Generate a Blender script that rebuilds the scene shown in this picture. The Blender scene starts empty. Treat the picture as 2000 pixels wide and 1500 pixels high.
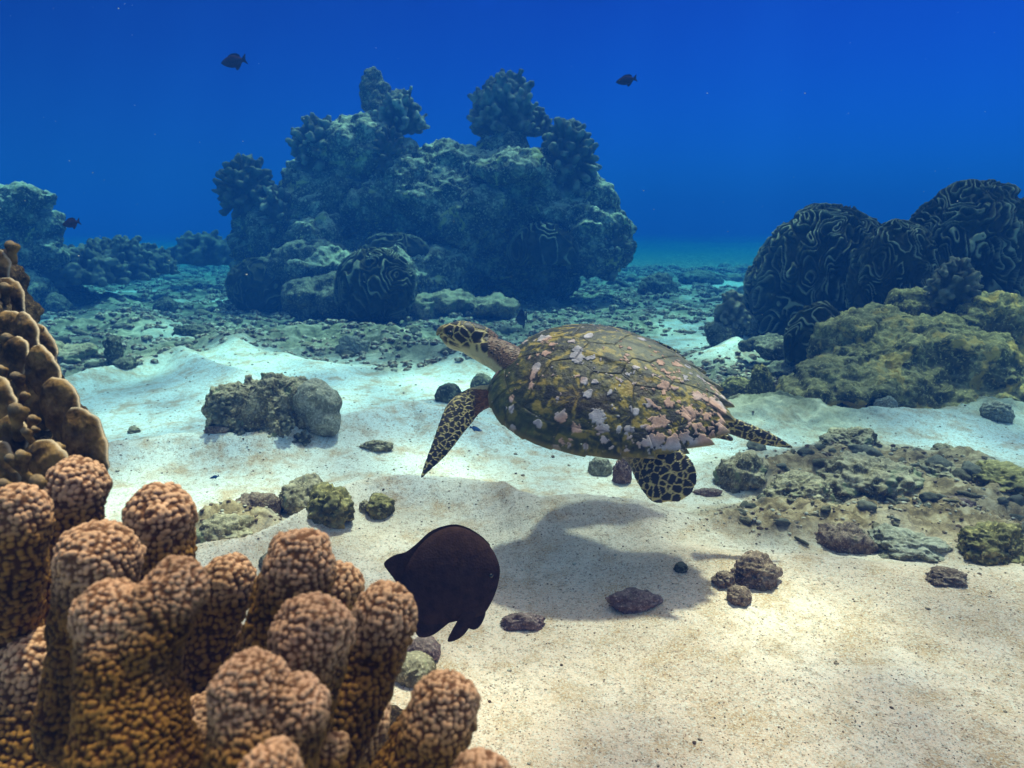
import bpy, bmesh, math, random
import numpy as np
from mathutils import Vector, Matrix, Euler
rad = math.radians
scene = bpy.context.scene
col = scene.collection

# ------------------------------------------------------------------ camera
CAM_H, PITCH, FPX = 0.9, rad(12.2), 1000 / math.tan(rad(35))
cd = bpy.data.cameras.new('camera'); cam = bpy.data.objects.new('camera', cd); col.objects.link(cam)
cam.location = (0, 0, CAM_H); cam.rotation_euler = (rad(90) - PITCH, 0, 0)
cd.sensor_width = 36; cd.lens = 18 / math.tan(rad(35)); cd.clip_start = 0.02; cd.clip_end = 500
cd.dof.use_dof = True; cd.dof.focus_distance = 1.75; cd.dof.aperture_fstop = 9
scene.camera = cam

# ------------------------------------------------------------------ world: daylight sky tinted by the water, plus an added warm overhead boost to fill shadows
SUN_DIR = Vector((0.16, 0.38, 1.0)).normalized()
SUN_EL = math.asin(SUN_DIR.z); SUN_AZ = math.atan2(SUN_DIR.x, SUN_DIR.y)
world = bpy.data.worlds.new('World'); scene.world = world; world.use_nodes = True
wn, wl = world.node_tree.nodes, world.node_tree.links
wn.clear()
sky = wn.new('ShaderNodeTexSky'); sky.sky_type = 'NISHITA'; sky.sun_disc = False
sky.sun_elevation = SUN_EL; sky.sun_rotation = SUN_AZ
bg = wn.new('ShaderNodeBackground'); out = wn.new('ShaderNodeOutputWorld'); bg.inputs['Strength'].default_value = 0.15
tc = wn.new('ShaderNodeTexCoord'); sp = wn.new('ShaderNodeSeparateXYZ'); wl.new(tc.outputs['Generated'], sp.inputs[0])
rp = wn.new('ShaderNodeValToRGB'); wl.new(sp.outputs['Z'], rp.inputs[0])
cr = rp.color_ramp; cr.elements[0].position = 0.0; cr.elements[0].color = (0.002, 0.150, 0.56, 1)
cr.elements[1].position = 1.0; cr.elements[1].color = (4.6, 2.05, 1.2, 1)
for p, c in ((0.10, (0.004, 0.105, 0.50)), (0.20, (0.010, 0.080, 0.46)), (0.30, (0.014, 0.062, 0.41)), (0.42, (0.35, 0.5, 0.6)), (0.60, (3.5, 1.6, 1.05))):
    e = cr.elements.new(p); e.color = (*c, 1)
mx = wn.new('ShaderNodeMix'); mx.data_type = 'RGBA'; mx.blend_type = 'MULTIPLY'; mx.inputs['Factor'].default_value = 1
wl.new(sky.outputs[0], mx.inputs['A']); wl.new(rp.outputs[0], mx.inputs['B'])
# the open water to the left is deeper and darker than to the right
az = wn.new('ShaderNodeMapRange'); wl.new(sp.outputs['X'], az.inputs[0])
az.inputs['From Min'].default_value = -0.6; az.inputs['From Max'].default_value = 0.5
az.inputs['To Min'].default_value = 0.55; az.inputs['To Max'].default_value = 1.0
mz = wn.new('ShaderNodeMix'); mz.data_type = 'RGBA'; mz.blend_type = 'MULTIPLY'; mz.inputs['Factor'].default_value = 1
wl.new(mx.outputs['Result'], mz.inputs['A']); wl.new(az.outputs[0], mz.inputs['B'])
wl.new(mz.outputs['Result'], bg.inputs['Color']); wl.new(bg.outputs[0], out.inputs[0])

# ------------------------------------------------------------------ sun
sd = bpy.data.lights.new('sun', 'SUN'); sd.energy = 5.0; sd.angle = rad(2.4); sd.color = (1.0, 0.60, 0.44)
sun = bpy.data.objects.new('sun', sd); col.objects.link(sun)
sun.rotation_euler = SUN_DIR.to_track_quat('Z', 'Y').to_euler(); sun.location = (0, 0, 12)
scene.view_settings.view_transform = 'Standard'; scene.view_settings.look = 'None'
scene.view_settings.exposure = 1.56; scene.view_settings.gamma = 1.0
scene.cycles.max_bounces = 5; scene.cycles.diffuse_bounces = 3; scene.cycles.transparent_max_bounces = 8
scene.cycles.volume_bounces = 0

# ------------------------------------------------------------------ numpy noise
def _h(ix, iy, iz, s=0):
    h = (ix.astype(np.uint32) * np.uint32(374761393)) ^ (iy.astype(np.uint32) * np.uint32(668265263)) ^ \
        (iz.astype(np.uint32) * np.uint32(2147483647 - 58)) ^ np.uint32((s * 974634777 + 12345) & 0xffffffff)
    h = (h ^ (h >> np.uint32(13))) * np.uint32(1274126177)
    h = (h ^ (h >> np.uint32(16))) * np.uint32(2246822519)
    return h ^ (h >> np.uint32(13))
def _r(ix, iy, iz, s=0): return (_h(ix, iy, iz, s) & np.uint32(0xffffff)).astype(np.float32) / np.float32(0xffffff)
def perlin(p, s=0):
    p = np.asarray(p, np.float32); i = np.floor(p).astype(np.int64); f = p - i
    u = f * f * f * (f * (f * 6 - 15) + 10); res = 0
    for dx in (0, 1):
        for dy in (0, 1):
            for dz in (0, 1):
                hh = _h(i[:, 0] + dx, i[:, 1] + dy, i[:, 2] + dz, s)
                gx = (hh & np.uint32(1023)).astype(np.float32) / 511.5 - 1
                gy = ((hh >> np.uint32(10)) & np.uint32(1023)).astype(np.float32) / 511.5 - 1
                gz = ((hh >> np.uint32(20)) & np.uint32(1023)).astype(np.float32) / 511.5 - 1
                w = (u[:, 0] if dx else 1 - u[:, 0]) * (u[:, 1] if dy else 1 - u[:, 1]) * (u[:, 2] if dz else 1 - u[:, 2])
                res = res + w * (gx * (f[:, 0] - dx) + gy * (f[:, 1] - dy) + gz * (f[:, 2] - dz))
    return res * 1.2
def fbm(p, o=4, s=0, g=0.5):
    p = np.asarray(p, np.float32); a, t, n = 1.0, 0, 0
    for k in range(o):
        t = t + a * perlin(p * 2 ** k + 17.3 * k, s + k); n += a; a *= g
    return t / n * 1.6
def ridged(p, o=4, s=0):
    p = np.asarray(p, np.float32); a, t, n = 1.0, 0, 0
    for k in range(o):
        t = t + a * (1 - np.abs(perlin(p * 2 ** k + 9.1 * k, s + k)) * 2.2); n += a; a *= 0.55
    return t / n
def worley(p, s=0, jit=1.0):
    p = np.asarray(p, np.float32); i = np.floor(p).astype(np.int64)
    d1 = np.full(len(p), 9, np.float32); d2 = d1.copy(); idn = np.zeros(len(p), np.float32)
    for dx in (-1, 0, 1):
        for dy in (-1, 0, 1):
            for dz in (-1, 0, 1):
                a, b, c = i[:, 0] + dx, i[:, 1] + dy, i[:, 2] + dz
                q = np.stack([a + .5 + jit * (_r(a, b, c, s) - .5), b + .5 + jit * (_r(a, b, c, s + 1) - .5), c + .5 + jit * (_r(a, b, c, s + 2) - .5)], 1)
                d = np.sqrt(((q - p) ** 2).sum(1)).astype(np.float32)
                m = d < d1
                d2 = np.where(m, d1, np.minimum(d2, d)); idn = np.where(m, _r(a, b, c, s + 3), idn); d1 = np.where(m, d, d1)
    return d1, d2, idn
def sstep(a, b, x):
    t = np.clip((x - a) / (b - a), 0, 1); return t * t * (3 - 2 * t)

# ------------------------------------------------------------------ mesh helpers
def make_mesh(name, V, Fs, attrs=None, smooth=True):
    """V (n,3); Fs one array or a list of arrays of faces (m,3)/(m,4)."""
    if isinstance(Fs, np.ndarray): Fs = [Fs]
    Fs = [np.asarray(f, np.int32) for f in Fs if len(f)]
    me = bpy.data.meshes.new(name)
    V = np.ascontiguousarray(V, np.float32)
    me.vertices.add(len(V)); me.vertices.foreach_set('co', V.ravel())
    nl = sum(f.size for f in Fs); nf = sum(len(f) for f in Fs)
    me.loops.add(nl); me.loops.foreach_set('vertex_index', np.concatenate([f.ravel() for f in Fs]))
    tot = np.concatenate([np.full(len(f), f.shape[1], np.int32) for f in Fs])
    st = np.concatenate([[0], np.cumsum(tot)[:-1]]).astype(np.int32)
    me.polygons.add(nf); me.polygons.foreach_set('loop_start', st)
    me.update(calc_edges=True)
    if smooth: me.polygons.foreach_set('use_smooth', np.ones(nf, bool))
    for k, a in (attrs or {}).items():
        a = np.asarray(a, np.float32)
        if a.ndim == 2:
            at = me.attributes.new(k, 'FLOAT_COLOR', 'POINT')
            at.data.foreach_set('color', np.concatenate([a, np.ones((len(a), 1), np.float32)], 1).ravel())
        else:
            at = me.attributes.new(k, 'FLOAT', 'POINT'); at.data.foreach_set('value', a)
    me.validate()
    return me
def normals(V, F):
    V = np.asarray(V, np.float64); n = np.zeros_like(V)
    a = np.cross(V[F[:, 2]] - V[F[:, 0]], V[F[:, -1]] - V[F[:, 1]]) if F.shape[1] == 4 else np.cross(V[F[:, 1]] - V[F[:, 0]], V[F[:, 2]] - V[F[:, 0]])
    for k in range(F.shape[1]):
        for c in range(3): n[:, c] += np.bincount(F[:, k], a[:, c], len(V))
    return n / np.maximum(np.linalg.norm(n, axis=1, keepdims=True), 1e-12)
_ico = {}
def ico(sub):
    if sub not in _ico:
        bm = bmesh.new(); bmesh.ops.create_icosphere(bm, subdivisions=sub, radius=1)
        _ico[sub] = (np.array([v.co[:] for v in bm.verts]), np.array([[v.index for v in f.verts] for f in bm.faces])); bm.free()
    return _ico[sub]
def join(parts):
    V, F, n = [], [], 0
    for v, f in parts:
        V.append(v); F.append(f + n); n += len(v)
    return np.concatenate(V), np.concatenate(F)
def tris(F): return F if F.shape[1] == 3 else np.concatenate([F[:, [0, 1, 2]], F[:, [0, 2, 3]]])
def grid_faces(nu, nv, cu=False, cv=False):
    U, W = np.arange(nu if cu else nu - 1), np.arange(nv if cv else nv - 1)
    u, w = np.meshgrid(U, W, indexing='ij'); u, w = u.ravel(), w.ravel(); u2, w2 = (u + 1) % nu, (w + 1) % nv
    return np.stack([u * nv + w, u2 * nv + w, u2 * nv + w2, u * nv + w2], 1)
def catmull(P, n):
    P = np.asarray(P, float); m = len(P)
    Q = np.concatenate([[2 * P[0] - P[1]], P, [2 * P[-1] - P[-2]]]); t = np.linspace(0, m - 1 - 1e-6, n); i = t.astype(int); f = (t - i)[:, None]
    a, b, c, d = Q[i], Q[i + 1], Q[i + 2], Q[i + 3]
    return .5 * (2 * b + (c - a) * f + (2 * a - 5 * b + 4 * c - d) * f ** 2 + (3 * b - a - 3 * c + d) * f ** 3)
def tube(P, R, n=24, seg=14, cap0=True, cap1=True):
    """round tube through P with radii R and domed ends"""
    P = np.asarray(P, float); R = np.asarray(R, float)
    C = catmull(np.concatenate([P, R[:, None]], 1), n)
    P, R = C[:, :3], np.maximum(C[:, 3], 1e-4); k = 5; A = np.linspace(0, math.pi / 2, k + 1)[:-1]
    t0 = P[1] - P[0]; t0 /= np.linalg.norm(t0); t1 = P[-1] - P[-2]; t1 /= np.linalg.norm(t1)
    a = [P[0] - t0 * R[0] * math.cos(x) for x in A] if cap0 else []; ar = [max(R[0] * math.sin(x), R[0] * .02) for x in A] if cap0 else []
    b = [P[-1] + t1 * R[-1] * math.cos(x) for x in A[::-1]] if cap1 else []; br = [max(R[-1] * math.sin(x), R[-1] * .02) for x in A[::-1]] if cap1 else []
    P = np.array(list(a) + list(P) + list(b)); R = np.array(ar + list(R) + br)
    T = np.gradient(P, axis=0); T /= np.maximum(np.linalg.norm(T, axis=1, keepdims=True), 1e-9)
    up = np.array([0, 0, 1.]) if abs(T[0][2]) < .9 else np.array([1., 0, 0])
    X = np.zeros_like(P); x = np.cross(T[0], up); x /= np.linalg.norm(x)
    for i in range(len(P)):
        x = x - T[i] * x.dot(T[i]); x /= np.linalg.norm(x); X[i] = x
    Y = np.cross(T, X); th = np.linspace(0, 2 * math.pi, seg, endpoint=False)
    V = (P[:, None] + R[:, None, None] * (np.cos(th)[None, :, None] * X[:, None] + np.sin(th)[None, :, None] * Y[:, None])).reshape(-1, 3)
    F = grid_faces(len(P), seg, False, True)
    m = len(V); V = np.concatenate([V, [P[0], P[-1]]])
    c0 = [[m, (j + 1) % seg, j, j] for j in range(seg)]; L = (len(P) - 1) * seg
    c1 = [[m + 1, L + j, L + (j + 1) % seg, L + (j + 1) % seg] for j in range(seg)]
    T3 = tris(F); return V, np.concatenate([T3[:, ::-1], np.array(c0)[:, :3][:, ::-1], np.array(c1)[:, :3][:, ::-1]])
def blob(c, r, sub=3, lump=0.0, s=0, rz=0, ry=0):
    V, F = ico(sub); V = V.copy()
    if lump: V = V * (1 + lump * fbm(V * 1.3 + s * 7.7, 3, s))[:, None]
    V = V * np.asarray(r)
    if rz or ry: V = V @ np.array(Euler((0, ry, rz)).to_matrix()).T
    return V + np.asarray(c), F
def fuse(parts, voxel, smooth=0):
    """one closed skin round overlapping pieces"""
    V, F = join([(v, tris(f)) for v, f in parts])
    me = make_mesh('t', V, F, smooth=False); o = bpy.data.objects.new('t', me); col.objects.link(o)
    m = o.modifiers.new('r', 'REMESH'); m.mode = 'VOXEL'; m.voxel_size = voxel
    if smooth:
        q = o.modifiers.new('s', 'SMOOTH'); q.iterations = smooth; q.factor = .5
    ev = o.evaluated_get(bpy.context.evaluated_depsgraph_get()); em = ev.to_mesh()
    V = np.empty(len(em.vertices) * 3, np.float32); em.vertices.foreach_get('co', V); V = V.reshape(-1, 3).astype(float)
    F = np.empty(len(em.loops), np.int32); em.loops.foreach_get('vertex_index', F); F = F.reshape(-1, 4)
    ev.to_mesh_clear(); bpy.data.objects.remove(o); bpy.data.meshes.remove(me)
    return V, F
def smoothV(V, F, it):
    for _ in range(it):
        s = np.zeros_like(V); c = np.zeros(len(V))
        for a, b in ((0, 1), (1, 2), (2, 3), (3, 0)):
            for k in range(3): s[:, k] += np.bincount(F[:, a], V[F[:, b], k], len(V))
            c += np.bincount(F[:, a], minlength=len(V))
        V = V * .5 + .5 * s / np.maximum(c, 1)[:, None]
    return V

# ------------------------------------------------------------------ object helpers
def link(name, me, mat, parent=None, loc=(0, 0, 0)):
    o = bpy.data.objects.new(name, me); col.objects.link(o); o.location = loc
    if mat:
        me.materials.clear(); me.materials.append(mat)
    if parent is not None: o.parent = parent
    return o
def tag(o, label=None, cat=None, group=None, kind=None):
    if label: o['label'] = label
    if cat: o['category'] = cat
    if group: o['group'] = group
    if kind: o['kind'] = kind
    return o
def empty(name, loc, label, cat, group=None):
    o = bpy.data.objects.new(name, None); col.objects.link(o); o.location = loc; o.empty_display_size = .1
    return tag(o, label, cat, group)
def ray(px, py):
    x = (px - 1000) / FPX; u = (750 - py) / FPX
    return np.array([x, math.cos(PITCH) + u * math.sin(PITCH), u * math.cos(PITCH) - math.sin(PITCH)])
def at(px, py, D):
    """the place seen at photo position px, py, D metres in front of the camera"""
    return np.array([0, 0, CAM_H]) + ray(px, py) * D
def depth(p): return p[1] * math.cos(PITCH) - (p[2] - CAM_H) * math.sin(PITCH)
def flat(px, py):
    r = ray(px, py); return (r * (CAM_H / -r[2]))[:2]

# ------------------------------------------------------------------ materials
def mat(name):
    m = bpy.data.materials.new(name); m.use_nodes = True; nt = m.node_tree
    b = nt.nodes['Principled BSDF']; b.inputs['Specular IOR Level'].default_value = 0.15; b.inputs['Roughness'].default_value = .9
    return m, nt, b
def N(nt, typ, **kw):
    n = nt.nodes.new(typ)
    for k, v in kw.items():
        if k.startswith('i_'):
            k = k[2:].replace('_', ' '); n.inputs[k].default_value = v
        else: setattr(n, k, v)
    return n
def noise(nt, co, scale, detail=5, rough=.6, dist=0):
    n = N(nt, 'ShaderNodeTexNoise', i_Scale=scale, i_Detail=detail, i_Roughness=rough, i_Distortion=dist)
    nt.links.new(co, n.inputs['Vector']); return n.outputs['Fac']
def ramp(nt, fac, stops, interp='LINEAR'):
    n = N(nt, 'ShaderNodeValToRGB'); e = n.color_ramp; e.interpolation = interp
    e.elements[0].position, e.elements[0].color = stops[0][0], (*stops[0][1], 1)
    e.elements[1].position, e.elements[1].color = stops[-1][0], (*stops[-1][1], 1)
    for p, c in stops[1:-1]:
        x = e.elements.new(p); x.color = (*c, 1)
    nt.links.new(fac, n.inputs[0]); return n.outputs[0]
def g(v): return (v, v, v)
def mix(nt, fac, a, b, mode='MIX'):
    n = N(nt, 'ShaderNodeMix', data_type='RGBA', blend_type=mode)
    for k, v in (('Factor', fac), ('A', a), ('B', b)):
        i = n.inputs[k]
        if hasattr(v, 'is_linked'): nt.links.new(v, i)
        elif isinstance(v, (int, float)): i.default_value = v
        else: i.default_value = (*v, 1)
    return n.outputs['Result']
def attr(nt, name, out='Fac'):
    return N(nt, 'ShaderNodeAttribute', attribute_name=name).outputs[out]
def bump(nt, b, h, dist, strength=1.0, prev=None):
    n = N(nt, 'ShaderNodeBump', i_Strength=strength, i_Distance=dist); nt.links.new(h, n.inputs['Height'])
    if prev: nt.links.new(prev, n.inputs['Normal'])
    nt.links.new(n.outputs[0], b.inputs['Normal']); return n.outputs[0]
def rock_mat(name, c1, c2, c3, enc=None, scale=1.0, dust=0.0, dust_litc=(.42, .40, .33), encamt=.62, bscale=1.0):
    """reef rock: three crust colours in patches, crusts of other colours, silt on the level parts, brightened to stand in for top light"""
    m, nt, b = mat(name); co = N(nt, 'ShaderNodeTexCoord').outputs['Object']
    c = ramp(nt, noise(nt, co, 7 * scale, 8, .68, .6), [(.36, c1), (.50, c2), (.64, c3)])
    c = mix(nt, ramp(nt, noise(nt, co, 34 * scale, 4, .6), [(.40, g(0)), (.62, g(.7))]), c, tuple(x * .38 for x in c2))
    c = mix(nt, ramp(nt, noise(nt, co, 55 * scale, 3, .6, .3), [(.55, g(0)), (.68, g(.65))]), c, tuple(min(1, x * 1.5) for x in c3))
    if enc:
        f = ramp(nt, noise(nt, co, 4.2 * scale, 6, .6, 1.0), [(encamt, g(0)), (encamt + .05, g(.85))]); c = mix(nt, f, c, enc)
    if dust:  # silt tone on up-facing parts, with top light painted into it
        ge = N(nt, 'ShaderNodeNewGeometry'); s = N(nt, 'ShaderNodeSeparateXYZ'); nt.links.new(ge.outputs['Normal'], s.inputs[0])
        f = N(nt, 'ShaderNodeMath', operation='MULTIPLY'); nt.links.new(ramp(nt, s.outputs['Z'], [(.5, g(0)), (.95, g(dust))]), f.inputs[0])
        nt.links.new(ramp(nt, noise(nt, co, 9, 5), [(.35, g(.2)), (.6, g(1))]), f.inputs[1]); c = mix(nt, f.outputs[0], c, dust_litc)
    nt.links.new(c, b.inputs['Base Color'])
    v = N(nt, 'ShaderNodeTexVoronoi', i_Scale=60 * bscale); nt.links.new(co, v.inputs['Vector'])
    n1 = bump(nt, b, v.outputs['Distance'], .006 / bscale, .8); bump(nt, b, noise(nt, co, 45 * bscale, 8, .7), .012 / bscale, 1.0, n1)
    return m

# ================================================================== the sandy bottom
def polyd(x, y, pts):
    """distance to a polyline on the floor, and which side of it"""
    P = np.array([flat(*p) for p in pts]); best = np.full(x.shape, 1e9); side = np.zeros(x.shape)
    for a, b in zip(P[:-1], P[1:]):
        d = b - a; L2 = d.dot(d); t = np.clip(((x - a[0]) * d[0] + (y - a[1]) * d[1]) / L2, 0, 1)
        ex, ey = x - a[0] - t * d[0], y - a[1] - t * d[1]; dd = np.hypot(ex, ey)
        s = np.sign(d[0] * ey - d[1] * ex); m = dd < best
        best = np.where(m, dd, best); side = np.where(m, s, side)
    return best * side
RIDGES = [  # photo line, height, near-side width, far-side width
    ([(500, 1110), (600, 1050), (700, 1012), (800, 1000), (920, 992), (1030, 1000), (1110, 1030), (1250, 1040)], .055, .20, .07),
    ([(1045, 1000), (1075, 1050), (1110, 1110)], .008, .10, .10),
    ([(200, 935), (320, 905), (430, 893), (540, 893), (660, 872), (790, 850), (860, 858)], .075, .26, .09),
    ([(120, 765), (200, 750), (270, 735), (350, 720), (430, 745), (560, 790)], .06, .35, .12),
    ([(230, 705), (340, 672), (420, 690), (520, 712), (640, 735)], .05, .5, .2),
    ([(500, 690), (570, 672), (640, 657), (720, 664), (800, 690), (900, 720)], .07, .5, .2),
    ([(150, 655), (230, 640), (330, 648)], .08, .5, .2), ([(60, 600), (140, 590), (230, 600)], .08, .5, .3),
    ([(1400, 715), (1480, 680), (1540, 655)], .10, .35, .25),
    ([(1380, 810), (1560, 806), (1700, 830), (1860, 832), (2010, 812)], .05, .30, .10),
    ([(1350, 1150), (1480, 1165), (1650, 1150), (1850, 1165), (2050, 1140)], .035, .3, .12),
    ([(640, 800), (740, 812), (850, 800)], .02, .2, .08)]
def rubble_mask(x, y):
    t = x / np.maximum(y, .3)
    thr = np.interp(t, [-.75, -.5, -.42, -.1, .12, .22, .32, .5, .8], [4.0, 4.2, 4.8, 4.9, 4.3, 3.5, 3.1, 3.0, 2.9])
    n = fbm(np.stack([x * .9, y * .55, 0 * x], 1), 3, 5)
    m = sstep(-.5, .5, (y - thr) + n * .9) * (1 - .8 * sstep(.05, .35, fbm(np.stack([x * .45 + 4, y * .5, 0 * x + 3], 1), 3, 9)) * (y < 14))
    return m * (1 - .9 * np.exp(-(polyd(x, y, [(1400, 715), (1480, 680), (1540, 655)]) / .2) ** 2))
_PATCH = [(1700, 930, .62, .34), (1560, 1020, .35, .2), (1880, 1010, .5, .35), (460, 1045, .16, .13)]
def patch_mask(x, y):
    m = np.zeros_like(x)
    for px, py, rx, ry in _PATCH:
        c = flat(px, py); m = np.maximum(m, 1 - sstep(.5, 1.15, np.hypot((x - c[0]) / rx, (y - c[1]) / ry) + .3 * fbm(np.stack([x * 5, y * 5, 0 * x], 1), 3, 12)))
    return m
def ground_h(x, y, fine=True, masks=False):
    x = np.asarray(x, float); y = np.asarray(y, float); sh = x.shape; x = x.ravel(); y = y.ravel()
    P = np.stack([x, y, 0 * x], 1); r = np.hypot(x, y)
    w = P + .18 * np.stack([fbm(P * 1.1, 2, 30), fbm(P * 1.1, 2, 31), 0 * x], 1)
    h = .03 * fbm(P * .9, 3, 1) + .25 * sstep(9, 40, r) * fbm(P * .12, 3, 2)
    for pts, a, wn_, wf in RIDGES:
        if len(pts) == 3 and pts[0][0] == 1045: d = -np.abs(polyd(w[:, 0], w[:, 1], pts)); win = 1
        else:
            Q = np.array([flat(*p) for p in pts]); d = .85 * (w[:, 1] - np.interp(w[:, 0], Q[:, 0], Q[:, 1]))
            win = sstep(-.45, .1, w[:, 0] - Q[0, 0]) * sstep(-.45, .1, Q[-1, 0] - w[:, 0])
        h += win * 1.6 * a * np.where(d < 0, np.exp(-(np.sqrt((d / wn_) ** 2 + .03) - .17) * 1.5), np.exp(-(d / wf) ** 2))
    rm = rubble_mask(x, y); pm = patch_mask(x, y)
    if fine:
        h += (.004 + .005 * (r < 4) * sstep(-.3, .4, fbm(P * 1.7, 2, 14))) * fbm(P * 11, 3, 4) + .004 * (r < 5) * np.minimum(fbm(P * 22, 2, 15) + .25, 0) + .0022 * fbm(P * 38, 3, 6) * (r < 6)
        h += rm * (.08 * np.maximum(fbm(P * 2.6, 4, 7), -.1) + .035 * np.maximum(ridged(P * 9, 3, 8) - .35, 0))
        h += pm * (.035 + .05 * fbm(P * 6, 4, 17) + .02 * ridged(P * 22, 3, 18) * (r < 5))
    if masks: return h, rm, pm
    return h.reshape(sh)
def gz(x, y): return float(ground_h(np.array([x]), np.array([y]), False)[0])
def G(px, py):
    """the place on the floor seen at a photo position"""
    r = ray(px, py); z = 0.0
    for _ in range(6):
        p = np.array([0, 0, CAM_H]) + r * ((CAM_H - z) / -r[2]); z = gz(p[0], p[1])
    return np.array([p[0], p[1], z])

def build_ground():
    na, nr = 1000, 640
    s = np.linspace(-1, 1, na, endpoint=False); a = (s * .30 + .70 * s ** 3 + .0) * math.pi
    a = np.where(np.abs(s) < .9, s * rad(46) / .9, np.sign(s) * (rad(46) + (np.abs(s) - .9) / .1 * (math.pi - rad(46))))
    r = np.concatenate([[.02], np.geomspace(.6, 16, nr - 60), np.geomspace(16.4, 150, 59)])
    R, A = np.meshgrid(r, a, indexing='ij'); x, y = (R * np.sin(A)).ravel(), (R * np.cos(A)).ravel()
    h, rm, pm = ground_h(x, y, True, True)
    V = np.stack([x, y, h], 1); F = grid_faces(nr, na, False, True)[:, ::-1]
    me = make_mesh('seabed', V, F, {'rub': rm, 'patch': pm})
    m, nt, b = mat('sand'); co = N(nt, 'ShaderNodeTexCoord').outputs['Object']
    c = ramp(nt, noise(nt, co, 2.2, 6, .6, .4), [(.35, (.62, .43, .30)), (.55, (.82, .60, .45)), (.7, (.90, .73, .60))])
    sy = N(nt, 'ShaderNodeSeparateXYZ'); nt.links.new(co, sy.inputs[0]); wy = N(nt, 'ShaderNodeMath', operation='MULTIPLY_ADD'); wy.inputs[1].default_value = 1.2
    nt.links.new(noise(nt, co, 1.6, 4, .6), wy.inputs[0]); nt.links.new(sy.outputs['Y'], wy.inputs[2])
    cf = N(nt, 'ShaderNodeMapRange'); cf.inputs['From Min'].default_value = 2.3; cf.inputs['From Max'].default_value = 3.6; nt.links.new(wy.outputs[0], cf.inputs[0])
    c = mix(nt, cf.outputs[0], c, (.76, .90, .90))                                                               # cleaner, paler sand beyond the coarse near bed, the water's turquoise cast painted in
    c = mix(nt, ramp(nt, noise(nt, co, 9, 7, .7), [(.48, g(0)), (.64, g(.9))]), c, (.52, .32, .16))        # brown detritus
    c = mix(nt, ramp(nt, noise(nt, co, 75, 4, .75), [(.52, g(0)), (.64, g(.8))]), c, (.33, .22, .13))
    c = mix(nt, ramp(nt, noise(nt, co, 230, 2, .7), [(.45, g(0)), (.75, g(.9))]), c, (.80, .78, .70))
    c = mix(nt, ramp(nt, noise(nt, co, 210, 2, .6), [(.61, g(0)), (.67, g(.9))]), c, (.20, .10, .06))         # dark grains
    rc = ramp(nt, noise(nt, co, 8, 8, .7, .5), [(.34, (.05, .05, .03)), (.46, (.16, .16, .10)), (.58, (.32, .31, .22)), (.68, (.52, .50, .40))])
    c = mix(nt, attr(nt, 'rub'), c, rc)
    pc = ramp(nt, noise(nt, co, 15, 8, .7, .5), [(.36, (.08, .055, .028)), (.48, (.27, .19, .10)), (.58, (.48, .37, .22)), (.7, (.66, .54, .38))])
    c = mix(nt, attr(nt, 'patch'), c, pc)
    nt.links.new(c, b.inputs['Base Color'])
    n1 = bump(nt, b, noise(nt, co, 30, 6, .7), .012, .7); n2 = bump(nt, b, noise(nt, co, 170, 4, .8), .004, .9, n1)
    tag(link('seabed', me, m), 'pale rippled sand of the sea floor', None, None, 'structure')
build_ground()

# ================================================================== water surface overhead, sun dapple painted into its see-through tint
def build_surface():
    n = 90; x = np.linspace(-200, 200, n); X, Y = np.meshgrid(x, x + 25, indexing='ij')
    Z = 4.4 + .02 * np.sin(X * .09 + .05 * Y)
    me = make_mesh('water_surface', np.stack([X, Y, Z], 2).reshape(-1, 3), grid_faces(n, n))
    m = bpy.data.materials.new('water_surface'); m.use_nodes = True; nt = m.node_tree; nt.nodes.clear()
    co = N(nt, 'ShaderNodeTexCoord').outputs['Object']
    w = mix(nt, .35, co, N(nt, 'ShaderNodeTexNoise', i_Scale=.9).outputs['Color'], 'ADD')
    v = N(nt, 'ShaderNodeTexVoronoi', feature='SMOOTH_F1', i_Scale=1.3, i_Smoothness=.3); nt.links.new(w, v.inputs['Vector'])
    a = ramp(nt, v.outputs['Distance'], [(.20, (.20, .22, .26)), (.42, (.32, .34, .37)), (.58, (.90, .90, .88)), (.70, (1, 1, .97))], 'EASE')
    v2 = N(nt, 'ShaderNodeTexVoronoi', feature='SMOOTH_F1', i_Scale=3.1, i_Smoothness=.25); nt.links.new(w, v2.inputs['Vector'])
    a = mix(nt, .45, a, ramp(nt, v2.outputs['Distance'], [(.25, (.15, .17, .2)), (.50, (.35, .36, .38)), (.62, (1, 1, 1))], 'EASE'))
    bb = ramp(nt, noise(nt, co, .8, 3, .5, .5), [(.38, (.40, .42, .45)), (.54, (1, 1, 1))])
    t = N(nt, 'ShaderNodeBsdfTransparent'); ln = N(nt, 'ShaderNodeVectorMath', operation='LENGTH'); nt.links.new(co, ln.inputs[0])
    far = N(nt, 'ShaderNodeMapRange'); far.inputs['From Min'].default_value = 9; far.inputs['From Max'].default_value = 14; nt.links.new(ln.outputs['Value'], far.inputs[0])   # painted dapple fades to one even tone far out
    nt.links.new(mix(nt, far.outputs[0], mix(nt, 1.0, a, bb, 'MULTIPLY'), (.50, .50, .50)), t.inputs[0])
    o = N(nt, 'ShaderNodeOutputMaterial'); nt.links.new(t.outputs[0], o.inputs[0])
    tag(link('water_surface', me, m), 'underside of the sea surface with painted sun dapple', None, None, 'structure')
build_surface()

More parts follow.
